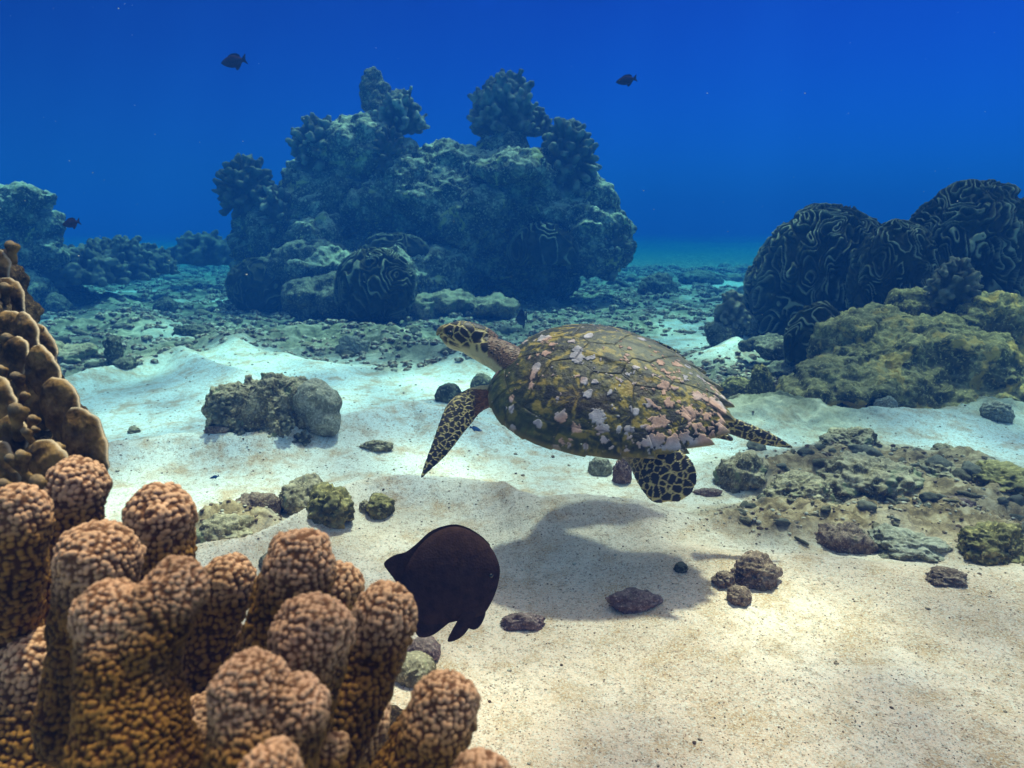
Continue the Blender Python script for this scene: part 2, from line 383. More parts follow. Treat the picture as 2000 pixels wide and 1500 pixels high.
# ================================================================== the water itself
def build_haze():
    V = np.array([[x, y, z] for x in (-60, 60) for y in (-20, 110) for z in (-2.0, 3.0)], float)
    F = np.array([[0, 1, 3, 2], [4, 6, 7, 5], [0, 4, 5, 1], [2, 3, 7, 6], [0, 2, 6, 4], [1, 5, 7, 3]])
    me = make_mesh('haze', V, F, smooth=False)
    m = bpy.data.materials.new('sea_water'); m.use_nodes = True; nt = m.node_tree; nt.nodes.clear()
    p = N(nt, 'ShaderNodeVolumePrincipled', i_Density=.22, i_Anisotropy=0.0)
    p.inputs['Color'].default_value = (.006, .047, .195, 1); p.inputs['Absorption Color'].default_value = (.01, .60, .92, 1)
    o = N(nt, 'ShaderNodeOutputMaterial'); nt.links.new(p.outputs[0], o.inputs['Volume'])
    tag(link('haze', me, m), 'blue sea water fading the far reef', None, None, 'stuff')
build_haze()

# ================================================================== hawksbill turtle
def build_turtle():
    L, WR, HR, yaw, pi_, ro, cx, cz = .66, .37, .172, .53, .147, .481, .249, .471
    f = np.array([-math.cos(yaw), math.sin(yaw), 0]); l = np.array([-math.sin(yaw), -math.cos(yaw), 0]); u = np.array([0, 0, 1.])
    f2 = f * math.cos(pi_) + u * math.sin(pi_); u2 = u * math.cos(pi_) - f * math.sin(pi_)
    l2 = l * math.cos(ro) - u2 * math.sin(ro); u3 = u2 * math.cos(ro) + l * math.sin(ro)
    R = np.stack([f2, l2, u3], 1); c0 = np.array([cx, 1.9, cz]); a, W, Hh = L / 2, L * WR, L * HR
    M = Matrix([[*R[0], c0[0]], [*R[1], c0[1]], [*R[2], c0[2]], [0, 0, 0, 1]])
    loc = lambda px, py, D: (at(px, py, D) - c0) @ R          # photo position -> turtle's own frame
    # ---------- shell
    nr, nt_ = 190, 760
    r = np.linspace(0, 1, nr) ** .9; th = np.linspace(-math.pi, math.pi, nt_, endpoint=False)
    Rg, T = np.meshgrid(r, th, indexing='ij'); Rg, T = Rg.ravel(), T.ravel()
    k = 12 * np.abs(T) / math.pi + .35; fr = k - np.floor(k)
    ser = sstep(.35, .95, np.abs(T) / math.pi)
    out_ = 1 + (.014 + .075 * ser) * (fr - .45) * Rg ** 10 - .05 * np.exp(-(T / .22) ** 2) * Rg ** 6
    ex = a * np.cos(T) * Rg * out_; ey = W * np.sin(T) * (1 + .18 * np.cos(T)) * Rg * out_
    zz = Hh * (1 - np.minimum(Rg, 1) ** 2.2) ** .8 * (1 + .26 * ex / a)
    zz = zz - .004 * (Rg > .9) * (Rg - .9) * 10
    q = np.stack([ex, ey, zz], 1)
    # scutes: five down the back, four pairs beside, then the rim
    cen = [(x, 0.0) for x in (.235, .125, 0.0, -.125, -.235)] + [(x, s * y) for x, y in ((.19, .115), (.065, .135), (-.07, .125), (-.18, .085)) for s in (1, -1)]
    cen = np.array(cen); D = np.stack([np.hypot((ex - c[0]) * (1.0 if i < 5 else .95), (ey - c[1]) * (1.5 if i < 5 else .9)) for i, c in enumerate(cen)], 1)
    D += .012 * fbm(q * 9, 2, 60)[:, None] * np.linspace(-1, 1, 13)[None]
    o_ = np.sort(D, 1); idx = D.argmin(1); seam = (o_[:, 1] - o_[:, 0]) * .5
    rim = Rg > .83; seam = np.where(rim, np.minimum(np.minimum(fr, 1 - fr) * .075, (Rg - .83) * W), np.minimum(seam, (.83 - Rg) * W))
    back = np.where(rim, (fr - .5) * 2, -(ex - cen[idx, 0]) / .075)          # -1 front of the scute .. +1 its free rear edge
    zz = zz + .0016 * np.clip(back, -1, 1) * (1 - .8 * rim) - .0013 * np.exp(-(seam / .0022) ** 2)
    zz += .003 * fbm(q * 14, 3, 61) + .0012 * fbm(q * 60, 3, 62) + .006 * np.exp(-(ey / .012) ** 2) * (1 - Rg)
    # colour: amber streaks on dark horn, algae, pale crusts, worn rear
    st = q * np.array([20, 40, 30]); st = st + .8 * np.stack([fbm(q * 12, 2, 63), fbm(q * 12, 2, 64), 0 * ex], 1)
    dxs, dys = ex - cen[idx, 0] + .06, (ey - cen[idx, 1]); pol = np.stack([np.hypot(dxs, dys) * 16, np.arctan2(dys, dxs) * 3.4, idx * 3.3], 1) + .5 * fbm(q * 20, 2, 58)[:, None]
    n1 = .45 * fbm(st, 4, 65) + .75 * np.where(rim, fbm(st, 3, 57), fbm(pol, 4, 56)); n2 = fbm(q * 45, 3, 66); n0 = fbm(q * 8, 3, 67)
    n3 = fbm(q * 95, 2, 59); am = sstep(.10, .36, n1 + .50 * n2 + .15 * n0 + .22 * n3)[:, None]; olive = sstep(-.22, .18, n1 + .6 * n2 + .25 * n3)[:, None]
    dark = np.array([.016, .012, .008]); ol = np.array([.095, .075, .016]); amb = np.array([.34, .215, .035]); brn = np.array([.12, .045, .012])
    C = dark * (1 - olive) + ol * olive; C = C * (1 - am) + amb * am
    rb = sstep(.1, .5, fbm(q * 6 + 5, 3, 68))[:, None] * .5; C = C * (1 - rb) + (brn * (.4 + am)) * rb
    alg = (sstep(.62, .95, Rg) * sstep(-.05, .1, ey) * sstep(-.2, .1, ex) * .65 + sstep(.15, .3, ex) * .25)[:, None]
    C = C * (1 - alg) + (np.array([.085, .095, .03]) * (.55 + .6 * sstep(-.4, .4, n2)[:, None])) * alg
    greyf = (sstep(.02, -.10, ey) * sstep(.12, -.08, ex) * .75 * (.6 + .4 * sstep(-.3, .3, fbm(q * np.array([6, 40, 6]), 3, 69))))[:, None]
    C = C * (1 - greyf) + np.array([.20, .19, .15]) * greyf
    dens = -.62 + .27 * sstep(.16, -.22, ex) + .14 * sstep(-.22, -.3, ex) + .12 * np.exp(-((ey - .02) / .13) ** 2)
    rg_ = .22 * fbm(q * 90, 2, 75) + .14 * fbm(q * 45 + 4, 2, 76); pk = fbm(q * 20 + 3, 4, 70) + dens + rg_; pk2 = fbm(q * 48 + 8, 3, 71) + dens * .8 - .10 + rg_
    d1, _, wi = worley(q * np.array([22, 22, 22]), 72)
    sp_ = np.where((wi > .62 - .22 * sstep(.15, -.25, ex)), .22 + .3 * (wi - .6) - d1 - .10 * fbm(q * 40, 2, 77) + .5 * rg_, -1)
    lay = np.maximum(np.maximum(pk * 3, pk2 * 3), sp_ * 4); pm = sstep(.0, .12, lay) * sstep(-.45, -.30, n2 + .3 * fbm(q * 100, 2, 78))
    for (px_, py_, rx_, ry_, ang) in ((1045, 725, 6, 22, 20), (1128, 697, 12, 16, 0), (1140, 745, 10, 7, 0), (1062, 662, 13, 7, 0), (1098, 815, 14, 12, 0), (1167, 815, 17, 15, 0), (1290, 825, 22, 15, 0), (1345, 808, 17, 12, 0), (1282, 862, 20, 14, 0), (1312, 868, 16, 12, 0), (1385, 865, 18, 12, 0), (1310, 790, 12, 8, 0), (998, 798, 6, 8, 0), (1052, 829, 8, 9, 0), (1180, 838, 14, 8, 0)):
        pp = px_of(q @ R.T + c0); ca, sa = math.cos(rad(ang)), math.sin(rad(ang)); dx, dy = pp[:, 0] - px_, pp[:, 1] - py_
        e = 1 - np.hypot((dx * ca + dy * sa) / rx_, (dy * ca - dx * sa) / ry_) + .7 * fbm(q * 45, 3, 73) + .35 * fbm(q * 110, 2, 79)
        m_ = sstep(0, .12, e) * (ey > -.2); pm = np.maximum(pm, m_)
    C = C * np.array([.95, 1.0, .78]); hue = sstep(-.2, .3, fbm(q * 9, 2, 74))[:, None]; pc = np.array([.62, .36, .27]) * hue + np.array([.52, .45, .47]) * (1 - hue)
    pc = pc * (.75 + .35 * sstep(-.4, .5, n2)[:, None]); C = C * (1 - pm[:, None]) + pc * pm[:, None]
    se = np.exp(-(seam / .0015) ** 2)[:, None] * .6; C = C * (1 - se) + np.array([.07, .055, .03]) * se
    edge = (sstep(.965, 1.0, Rg) * .7)[:, None]; C = C * (1 - edge) + np.array([.20, .15, .04]) * edge
    zz += .0022 * pm
    top = np.stack([ex, ey, zz], 1)
    F = grid_faces(nr, nt_, False, True)
    # closed below by a shallow plastron-side sheet
    rr = np.array([.985, .9, .6, .2, .02]); R2, T2 = np.meshgrid(rr, th, indexing='ij'); R2, T2 = R2.ravel(), T2.ravel()
    bot = np.stack([top[-nt_:, 0][None].repeat(5, 0).ravel() * R2, top[-nt_:, 1][None].repeat(5, 0).ravel() * R2, np.interp(R2, [0, .9, .985], [-.022, -.016, -.008])], 1)
    V = np.concatenate([top, bot]); nb = nr * nt_; Fb = grid_faces(6, nt_, False, True) + (nr - 1) * nt_
    C2 = np.concatenate([C, np.tile([.45, .36, .16], (len(bot), 1))])
    me = make_mesh('carapace', V, [F[:, ::-1], Fb[:, ::-1]], {'col': C2, 'crust': np.concatenate([pm, 0 * bot[:, 0]])})
    m, nt, b = mat('shell_horn'); nt.links.new(attr(nt, 'col', 'Color'), b.inputs['Base Color'])
    b.inputs['Specular IOR Level'].default_value = .35
    nt.links.new(ramp(nt, attr(nt, 'crust'), [(0, g(.45)), (1, g(.95))]), b.inputs['Roughness'])
    co = N(nt, 'ShaderNodeTexCoord').outputs['Object']; bump(nt, b, noise(nt, co, 90, 6, .7), .004, .8)
    # ---------- one continuous body: head, neck, four flippers, tail
    def pad(P, wd, tk, side, n=26, seg=22):
        """flattened limb: spine P, width wd across direction side, thickness tk"""
        P = np.asarray(P, float); C_ = catmull(np.concatenate([P, np.array(wd)[:, None], np.array(tk)[:, None]], 1), n)
        S, wv, tv = C_[:, :3], np.maximum(C_[:, 3], .001), np.maximum(C_[:, 4], .0025)
        Tn = np.gradient(S, axis=0); Tn /= np.linalg.norm(Tn, axis=1, keepdims=True)
        X = np.asarray(side, float)[None] - Tn * (Tn @ np.asarray(side, float))[:, None]; X /= np.linalg.norm(X, axis=1, keepdims=True); Y = np.cross(Tn, X)
        t = np.linspace(0, 2 * math.pi, seg, endpoint=False)
        V = (S[:, None] + wv[:, None, None] * np.cos(t)[None, :, None] * X[:, None] + tv[:, None, None] * np.sin(t)[None, :, None] * Y[:, None]).reshape(-1, 3)
        V = np.concatenate([V, [S[0], S[-1]]]); Q = tris(grid_faces(n, seg, False, True)); e = (n - 1) * seg; k = n * seg
        cp = np.array([[k, (j + 1) % seg, j] for j in range(seg)] + [[k + 1, e + j, e + (j + 1) % seg] for j in range(seg)])
        return V, np.concatenate([Q, cp])
    view = np.array([0, 1., 0]) @ R
    def side_of(p0, p1):       # in-view direction across a limb running p0 -> p1
        d = np.asarray(p1) - np.asarray(p0); s = np.cross(d, view); return s / np.linalg.norm(s)
    parts = [blob((0, 0, -.012), (.45 * L, .86 * W, .036), 4), blob((.02, 0, -.03), (.38 * L, .62 * W, .034), 4)]
    Dn = 2.06
    nk = [loc(1030, 735, 2.0), loc(985, 700, 2.045), loc(950, 684, 2.07), loc(925, 672, 2.085), loc(905, 662, 2.09)]
    parts.append(tube(nk, [.055, .047, .041, .037, .034], 20, 24))
    # head: profile rows (photo position of the middle, half height, half width)
    hp = [(962, 676, .033, .028), (945, 666, .039, .033), (925, 661, .0440, .037), (905, 657, .0440, .036), (888, 655, .0410, .032), (876, 652, .0330, .026), (866, 650, .0240, .018), (858, 650, .0130, .010)]
    hs = np.array([loc(x, y, 2.085 - (960 - x) * .00012) for x, y, _, _ in hp])
    n_ = 34; C_ = catmull(np.concatenate([hs, np.array([[h_, w_] for _, _, h_, w_ in hp])], 1), n_); S = C_[:, :3]
    Tn = np.gradient(S, axis=0); Tn /= np.linalg.norm(Tn, axis=1, keepdims=True); up = np.array([0, 0, 1.]) @ R
    U = up[None] - Tn * (Tn @ up)[:, None]; U /= np.linalg.norm(U, axis=1, keepdims=True); X = np.cross(Tn, U)
    t = np.linspace(0, 2 * math.pi, 30, endpoint=False); cu, su = np.sign(np.cos(t)) * np.abs(np.cos(t)) ** .85, np.sign(np.sin(t)) * np.abs(np.sin(t)) ** .85
    hv = (S[:, None] + C_[:, 3][:, None, None] * su[None, :, None] * U[:, None] + C_[:, 4][:, None, None] * cu[None, :, None] * X[:, None]).reshape(-1, 3)
    hv = np.concatenate([hv, [S[0], S[-1]]]); kk = n_ * 30
    hf = np.concatenate([tris(grid_faces(n_, 30, False, True)), np.array([[kk, (j + 1) % 30, j] for j in range(30)] + [[kk + 1, kk - 30 + j, kk - 30 + (j + 1) % 30] for j in range(30)])])
    parts.append((hv, hf))
    parts.append(tube([loc(872, 640, 2.095), loc(861, 644, 2.098), loc(855, 651, 2.099), loc(854, 657, 2.099)], [.012, .0095, .006, .0022], 12, 12))   # hooked beak
    parts.append(tube([loc(905, 672, 2.09), loc(885, 664, 2.094), loc(867, 656, 2.097)], [.018, .012, .006], 12, 12))                                        # lower jaw
    # left front flipper, reaching down to a point
    P = [loc(1005, 765, 2.06), loc(960, 772, 2.05), loc(925, 783, 2.03), loc(899, 806, 2.0), loc(880, 838, 1.97), (loc(858, 878, 1.94)), loc(838, 908, 1.92), loc(822, 934, 1.90)]
    sd_ = side_of(P[2], P[5])
    parts.append(pad(P, [.034, .032, .038, .043, .036, .025, .0135, .002], [.024, .020, .015, .011, .009, .007, .005, .003], sd_))
    # left rear paddle
    P = [loc(1205, 860, 1.88), loc(1240, 880, 1.84), loc(1270, 903, 1.79), loc(1302, 930, 1.75), loc(1324, 952, 1.73), loc(1338, 972, 1.72)]
    parts.append(pad(P, [.032, .036, .060, .072, .060, .020], [.020, .015, .011, .009, .007, .005], side_of(P[1], P[4])))
    # right rear paddle, seen nearly edge on behind the shell
    P = [loc(1385, 812, 1.95), loc(1425, 830, 1.95), loc(1465, 845, 1.94), loc(1505, 859, 1.93), loc(1548, 874, 1.92)]
    parts.append(pad(P, [.024, .023, .022, .017, .003], [.016, .012, .012, .010, .003], side_of(P[0], P[4])))
    # right front flipper, swept back under the far side, and the tail
    parts.append(pad([(.20, -.12, -.02), (.19, -.22, -.035), (.12, -.30, -.07), (.0, -.36, -.12), (-.08, -.39, -.16)], [.04, .042, .05, .035, .006], [.022, .016, .012, .009, .004], (1, .3, 0)))
    parts.append(tube([(-.22, 0, -.02), (-.30, .01, -.025), (-.345, .015, -.03)], [.028, .016, .006], 10, 12))
    V, F = fuse(parts, .0033, 2)
    # masks
    head_c = loc(912, 656, 2.088); hd = np.linalg.norm((V - head_c) * np.array([1, 1, 1]), axis=1)
    pj = px_of(V @ R.T + c0)
    hm = sstep(968, 940, pj[:, 0]) * (pj[:, 1] < 735) * (hd < .14)
    neck = (1 - hm) * (V[:, 0] > .22) * (pj[:, 1] < 760) * (hd < .3)
    cl = np.array(list(hs[::-1]) + nk[1::-1]); cpx = px_of(cl @ R.T + c0)[:, 0]; hv_ = (V - head_c) @ up - np.interp(pj[:, 0], cpx, (cl - head_c) @ up)
    belly = np.where(neck + hm > .2, sstep(-.016, -.032, hv_ + .004 * fbm(V * 50, 2, 97)), 0)
    belly = np.maximum(belly, (1 - np.maximum(hm, neck)) * sstep(.3, .1, np.hypot(V[:, 0] / .8, V[:, 1])) * sstep(-.02, -.035, V[:, 2]))
    root = np.zeros(len(V)); root = np.maximum(root, sstep(918, 938, pj[:, 0]) * (V[:, 1] > .05) * (V[:, 0] > .1) * (pj[:, 1] > 740))
    root = np.maximum(root, sstep(1238, 1225, pj[:, 0]) * (V[:, 0] < 0) * .7)
    csize = np.where(hm > .3, 1, 0)
    Nn = normals(V, F)
    V = V + Nn * (.0012 * fbm(V * 40, 3, 80) * (neck + root + .2))[:, None]
    # scale pattern: cell edges pale, cells dark
    S1 = np.where(hm[:, None] > .5, 44., 70.) + 0 * V
    t_out = np.clip((pj[:, 0] - 1238) / 110, 0, 1) * (V[:, 0] < 0) * (pj[:, 1] > 870)
    Va = V + .004 * np.stack([fbm(V * 30, 2, 81), fbm(V * 30, 2, 82), fbm(V * 30, 2, 83)], 1)
    e_h = (lambda w: w[1] - w[0])(worley(Va * 34, 84, .8)); e_f = (lambda w: w[1] - w[0])(worley(Va * 62, 88, .85)); e_p = (lambda w: w[1] - w[0])(worley(Va * 48, 92, .8))
    e_n = (lambda w: w[1] - w[0])(worley(Va * 130, 96, .9))
    e = np.where(hm > .5, e_h, np.where(neck > .5, e_n, np.where(t_out > .3, e_p, e_f)))
    lw = np.where(hm > .5, .075 + .20 * sstep(.0, -.03, hv_), np.where(neck > .5, .35, .085)); cell = sstep(lw * .55, lw * 1.3, e + .03 * fbm(V * 120, 2, 98))
    cream = np.array([.60, .47, .19]); drk = np.array([.018, .013, .014])
    line = np.where((neck + root)[:, None] > .4, np.array([.17, .09, .05]), cream)
    Cc = line * (1 - cell[:, None]) + drk * cell[:, None]
    rr_ = (root * .5)[:, None]; Cc = Cc * (1 - rr_) + (np.array([.30, .11, .03]) * (.35 + .9 * sstep(-.4, .4, fbm(V * 55, 3, 99)))[:, None]) * rr_
    bl = belly[:, None]; Cc = Cc * (1 - bl) + np.array([.52, .44, .24]) * bl
    beak = (sstep(871, 862, pj[:, 0]) * (hd < .14) * (.5 + .5 * sstep(-.2, .3, fbm(V * 90, 2, 100))))[:, None]; Cc = Cc * (1 - beak) + np.array([.28, .20, .06]) * beak
    mouth = (np.exp(-((hv_ + .012 + .3 * (pj[:, 0] - 858) / 1428 * 2.0) / .0016) ** 2) * sstep(905, 890, pj[:, 0]) * (hd < .12))[:, None]; Cc = Cc * (1 - mouth) + drk * mouth
    me2 = make_mesh('sea_turtle', V, F, {'col': Cc, 'cell': cell})
    m2, nt, b = mat('turtle_skin'); nt.links.new(attr(nt, 'col', 'Color'), b.inputs['Base Color'])
    b.inputs['Roughness'].default_value = .5; b.inputs['Specular IOR Level'].default_value = .4
    n1 = bump(nt, b, attr(nt, 'cell'), .003, .8); bump(nt, b, noise(nt, N(nt, 'ShaderNodeTexCoord').outputs['Object'], 150, 4, .6), .0015, .7, n1)
    t_ = tag(link('sea_turtle', me2, m2), 'hawksbill turtle with mottled amber shell and pink crusts gliding left above the sand', 'turtle'); t_.matrix_world = M
    link('carapace', me, m, t_)
    # eyes with a lid ring
    me_, nte, be = mat('turtle_eye'); be.inputs['Base Color'].default_value = (.008, .007, .008, 1); be.inputs['Roughness'].default_value = .08; be.inputs['Specular IOR Level'].default_value = .6
    for s in (1, -1):
        i = int(np.argmin(np.linalg.norm(hs[:, :] - loc(880, 650, 2.09), axis=1))); c = loc(881, 649, 2.09)
        k_ = int(np.argmin(np.linalg.norm(S - c, axis=1))); xx = X[k_]
        if (xx @ view > 0): xx = -xx
        p = S[k_] + s * xx * (C_[k_, 4] * .86) + U[k_] * .005
        ev, ef = blob((0, 0, 0), (.0105, .0105, .0105), 3); link('eye', make_mesh('eye', ev + p, ef), me_, t_)
def px_of(p):
    y, z = p[:, 1], p[:, 2] - CAM_H; d = y * math.cos(PITCH) - z * math.sin(PITCH); up = y * math.sin(PITCH) + z * math.cos(PITCH)
    return np.stack([1000 + FPX * p[:, 0] / d, 750 - FPX * up / d], 1)
build_turtle()

# ================================================================== fishes
def fish_mesh(outl, thick, n=60, sub=26):
    """body from a closed outline (x, z): a lens that thins to the fins"""
    P = np.array(outl, float); Q = catmull(np.concatenate([P, P[:1]]), n * 3)[:-1]; c = P.mean(0); V, m = [], len(Q)
    rr = np.linspace(0, 1, sub)
    for s in (1, -1):
        for r in rr:
            pt = c + (Q - c) * r; y = s * thick * (1 - r ** 2) ** .75 + s * .0012 * (1 - r) + s * .0006 * (r < 1)
            V.append(np.stack([pt[:, 0], np.full(m, y), pt[:, 1]], 1))
    V = np.concatenate(V); F1 = grid_faces(sub, m, False, True)
    return V, np.concatenate([F1, F1[:, ::-1] + sub * m])
def fin_mesh(pts, y, t=.0015):
    P = catmull(np.array(list(pts) + [pts[0]], float), 40)[:-1]; m = len(P); c = P.mean(0); V = []
    for s in (1, -1):
        for r in (.02, .5, 1.0): q = c + (P - c) * r; V.append(np.stack([q[:, 0], np.full(m, y + s * t * (1.05 - r)), q[:, 1]], 1))
    F = grid_faces(3, m, False, True); return np.concatenate(V), np.concatenate([F, F[:, ::-1] + 3 * m])
def fish_skin(name, c, c2):
    m, nt, b = mat(name); co = N(nt, 'ShaderNodeTexCoord').outputs['Object']
    nt.links.new(ramp(nt, noise(nt, co, 60, 5, .6), [(.35, c), (.65, c2)]), b.inputs['Base Color']); b.inputs['Roughness'].default_value = .95; b.inputs['Specular IOR Level'].default_value = .03
    v = N(nt, 'ShaderNodeTexVoronoi', i_Scale=260); nt.links.new(co, v.inputs['Vector']); bump(nt, b, v.outputs['Distance'], .001, .5)
    return m
def build_fishes():
    dk = fish_skin('dark_fish_skin', (.030, .015, .014), (.05, .027, .023)); rd = fish_skin('red_fish_skin', (.030, .010, .02), (.06, .02, .03))
    bl = fish_skin('blue_fish_skin', (.02, .06, .20), (.05, .14, .36)); du = fish_skin('dusky_blue_fish_skin', (.015, .03, .08), (.03, .06, .14)); wh = fish_skin('white_fish_skin', (.7, .75, .8), (.8, .85, .9)); ey = bpy.data.materials['turtle_eye']
    # the big dark one behind the finger coral, seen from its right side, tail to the left
    D = 1.22; c = at(870, 1135, D); k = D / FPX; conv = lambda L_: [((x - 870) * k, (1135 - y) * k) for x, y in L_]
    e = empty('dark_fish', tuple(c), 'large black oval fish with ragged fins, half hidden behind the finger coral', 'fish'); e.rotation_euler = (rad(-14), 0, rad(8))
    def put(name, vf, m, par, at_=None): return link(name, make_mesh(name, *vf), m, par)
    put('body', fish_mesh(conv([(782, 1145), (792, 1108), (818, 1068), (852, 1040), (892, 1030), (932, 1046), (962, 1076), (977, 1112), (974, 1145), (960, 1180), (938, 1206), (890, 1214), (850, 1218), (815, 1212), (792, 1178)]), .020), dk, e)
    put('dorsal_fin', fin_mesh(conv([(786, 1150), (768, 1120), (753, 1098), (757, 1088), (775, 1078), (795, 1074), (818, 1058), (842, 1038), (870, 1028), (900, 1027), (935, 1045), (962, 1075), (940, 1095), (880, 1085), (820, 1110)]), .001), dk, e)
    put('anal_fin', fin_mesh(conv([(796, 1165), (806, 1215), (815, 1238), (840, 1238), (866, 1222), (885, 1208), (905, 1195), (860, 1180)]), -.001), dk, e)
    put('tail_fin', fin_mesh(conv([(795, 1150), (775, 1143), (755, 1137), (732, 1134), (742, 1160), (738, 1190), (760, 1180), (790, 1164)]), .0), dk, e)
    put('pelvic_fin', fin_mesh(conv([(900, 1195), (882, 1222), (870, 1246), (884, 1247), (903, 1236), (918, 1215), (925, 1198)]), -.012), dk, e)
    put('pelvic_fin', fin_mesh(conv([(912, 1195), (908, 1225), (920, 1236), (934, 1232), (946, 1212), (947, 1190), (930, 1180)]), .010), dk, e)
    put('eye', blob((88 * k, -.012, 8 * k), (.004, .003, .004), 2), ey, e)
    # small fishes off in the blue and over the sand
    base = [(.5, 0), (.38, .11), (.15, .22), (-.1, .25), (-.3, .15), (-.40, .05), (-.40, -.05), (-.3, -.15), (-.1, -.24), (.15, -.23), (.38, -.12)]
    tail = [(-.36, .045), (-.46, .14), (-.58, .22), (-.52, .0), (-.58, -.2), (-.46, -.12), (-.36, -.045)]
    dors = [(.25, .15), (.05, .29), (-.2, .30), (-.33, .20), (-.28, .10), (0, .18)]; anal = [(.0, -.18), (-.05, -.34), (-.12, -.36), (-.28, -.2), (-.3, -.1)]
    for (px, py, D, Lpx, m, flip, rz, tall, lab) in (
            (455, 120, 5.2, 46, rd, 1, 15, 1.0, 'dark reddish fish high in the blue water above the left of the reef block'),
            (1222, 157, 5.6, 42, rd, 1, 12, .8, 'dark reddish fish high in the blue water to the right of the reef block'),
            (138, 436, 4.6, 30, rd, 1, 30, 1.1, 'small dark fish beside the overhanging reef at the left edge'),
            (1018, 622, 3.9, 34, du, 1, -50, 1.6, 'small dusky blue fish hovering just behind the turtle neck'),
            (930, 838, 1.95, 26, bl, -1, -20, .6, 'tiny bright blue fish just below the shoulder of the turtle'),
            (418, 932, 1.75, 18, bl, 1, 10, .6, 'tiny blue fish resting low over sand beside the round coral lump')):
        s = Lpx * D / FPX; cc = at(px, py, D); e = empty('small_fish', tuple(cc), lab, 'fish', None); e.rotation_euler = (0, rad(12), rad(180 * (flip > 0) + rz))
        sc = lambda L_: [(x * s, z * s * tall) for x, z in L_]
        put('body', fish_mesh(sc(base), .10 * s, 24, 10), m, e); put('tail_fin', fin_mesh(sc(tail), 0, .01 * s), m, e)
        put('dorsal_fin', fin_mesh(sc(dors), 0, .01 * s), m, e); put('anal_fin', fin_mesh(sc(anal), 0, .01 * s), m, e)
        for q in (1, -1): put('eye', blob((.36 * s, q * .055 * s, .03 * s), (.025 * s,) * 3, 2), wh if m is bl else ey, e)
build_fishes()

# ================================================================== reef rock, corals, rubble
M_ = {}
def build_materials():
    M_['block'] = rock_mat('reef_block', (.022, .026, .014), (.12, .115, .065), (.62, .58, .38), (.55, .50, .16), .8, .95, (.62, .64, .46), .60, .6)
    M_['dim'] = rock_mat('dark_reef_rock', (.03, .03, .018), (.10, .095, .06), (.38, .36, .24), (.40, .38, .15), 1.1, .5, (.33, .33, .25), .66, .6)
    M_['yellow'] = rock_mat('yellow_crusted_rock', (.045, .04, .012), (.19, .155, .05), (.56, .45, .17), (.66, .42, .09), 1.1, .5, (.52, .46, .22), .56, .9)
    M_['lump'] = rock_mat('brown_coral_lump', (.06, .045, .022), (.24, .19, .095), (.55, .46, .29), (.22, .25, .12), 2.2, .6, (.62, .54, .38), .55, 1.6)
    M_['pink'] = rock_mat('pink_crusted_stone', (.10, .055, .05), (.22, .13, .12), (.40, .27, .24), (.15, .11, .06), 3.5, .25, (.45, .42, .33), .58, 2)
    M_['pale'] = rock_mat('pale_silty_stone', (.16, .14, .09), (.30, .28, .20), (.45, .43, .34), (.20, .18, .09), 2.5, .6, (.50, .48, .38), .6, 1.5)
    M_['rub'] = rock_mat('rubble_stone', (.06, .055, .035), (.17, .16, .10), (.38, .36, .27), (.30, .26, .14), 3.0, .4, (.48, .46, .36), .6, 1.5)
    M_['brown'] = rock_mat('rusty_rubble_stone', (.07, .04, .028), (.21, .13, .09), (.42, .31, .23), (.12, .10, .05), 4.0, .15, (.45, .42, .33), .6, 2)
    for k, c1, c2, tp in (('bush', (.045, .042, .028), (.12, .115, .08), (.48, .46, .34)), ('ridge', (.025, .028, .012), (.065, .065, .035), (.29, .30, .20))):
        m, nt, b = mat(k + '_coral'); co = N(nt, 'ShaderNodeTexCoord').outputs['Object']
        c = ramp(nt, noise(nt, co, 9, 6, .6), [(.38, c1), (.62, c2)])
        nt.links.new(mix(nt, attr(nt, 'tip'), c, tp), b.inputs['Base Color']); bump(nt, b, noise(nt, co, 70, 5, .7), .008, .8); M_[k] = m
build_materials()

def rough(V, F, s, amp, wl=0.0, fine=0.0, sc=1.0):
    """craggy displacement; amp metres, sc features per metre"""
    Nn = normals(V, F); P = V * sc
    d = amp * (ridged(P, 4, s) - .55) * 1.6 + amp * .5 * fbm(P * 2.7, 4, s + 5)
    if wl:
        w1, w2, _ = worley(P * 3.1 + .3 * fbm(P * 4, 2, s + 8)[:, None], s + 11); d += wl * (.55 - w1)
        w1, _, _ = worley(P * 8.0, s + 15); d += wl * .4 * (.5 - w1)
    if fine: d += fine * fbm(P * 14, 3, s + 20)
    return V + Nn * d[:, None]
def rock(name, blobs, voxel, m, label, cat, s, amp, wl=0, fine=0, sc=1.0, group=None, base=None):
    """blobs: (px, py, D, rx, ry, rz) - photo place and distance of the middle, half sizes in metres"""
    c = [at(b[0], b[1], b[2]) for b in blobs]; o = base if base is not None else np.array([c[0][0], c[0][1], gz(c[0][0], c[0][1])])
    parts = [blob(ci - o, b[3:6], 3, .35, s + i * 3, rz=(i * 1.3) % 3) for i, (ci, b) in enumerate(zip(c, blobs))]
    V, F = fuse(parts, voxel); V = smoothV(V, F, 3); V = rough(V, F, s, amp, wl, fine, sc)
    return tag(link(name, make_mesh(name, V, F), m, None, tuple(o)), label, cat, group)
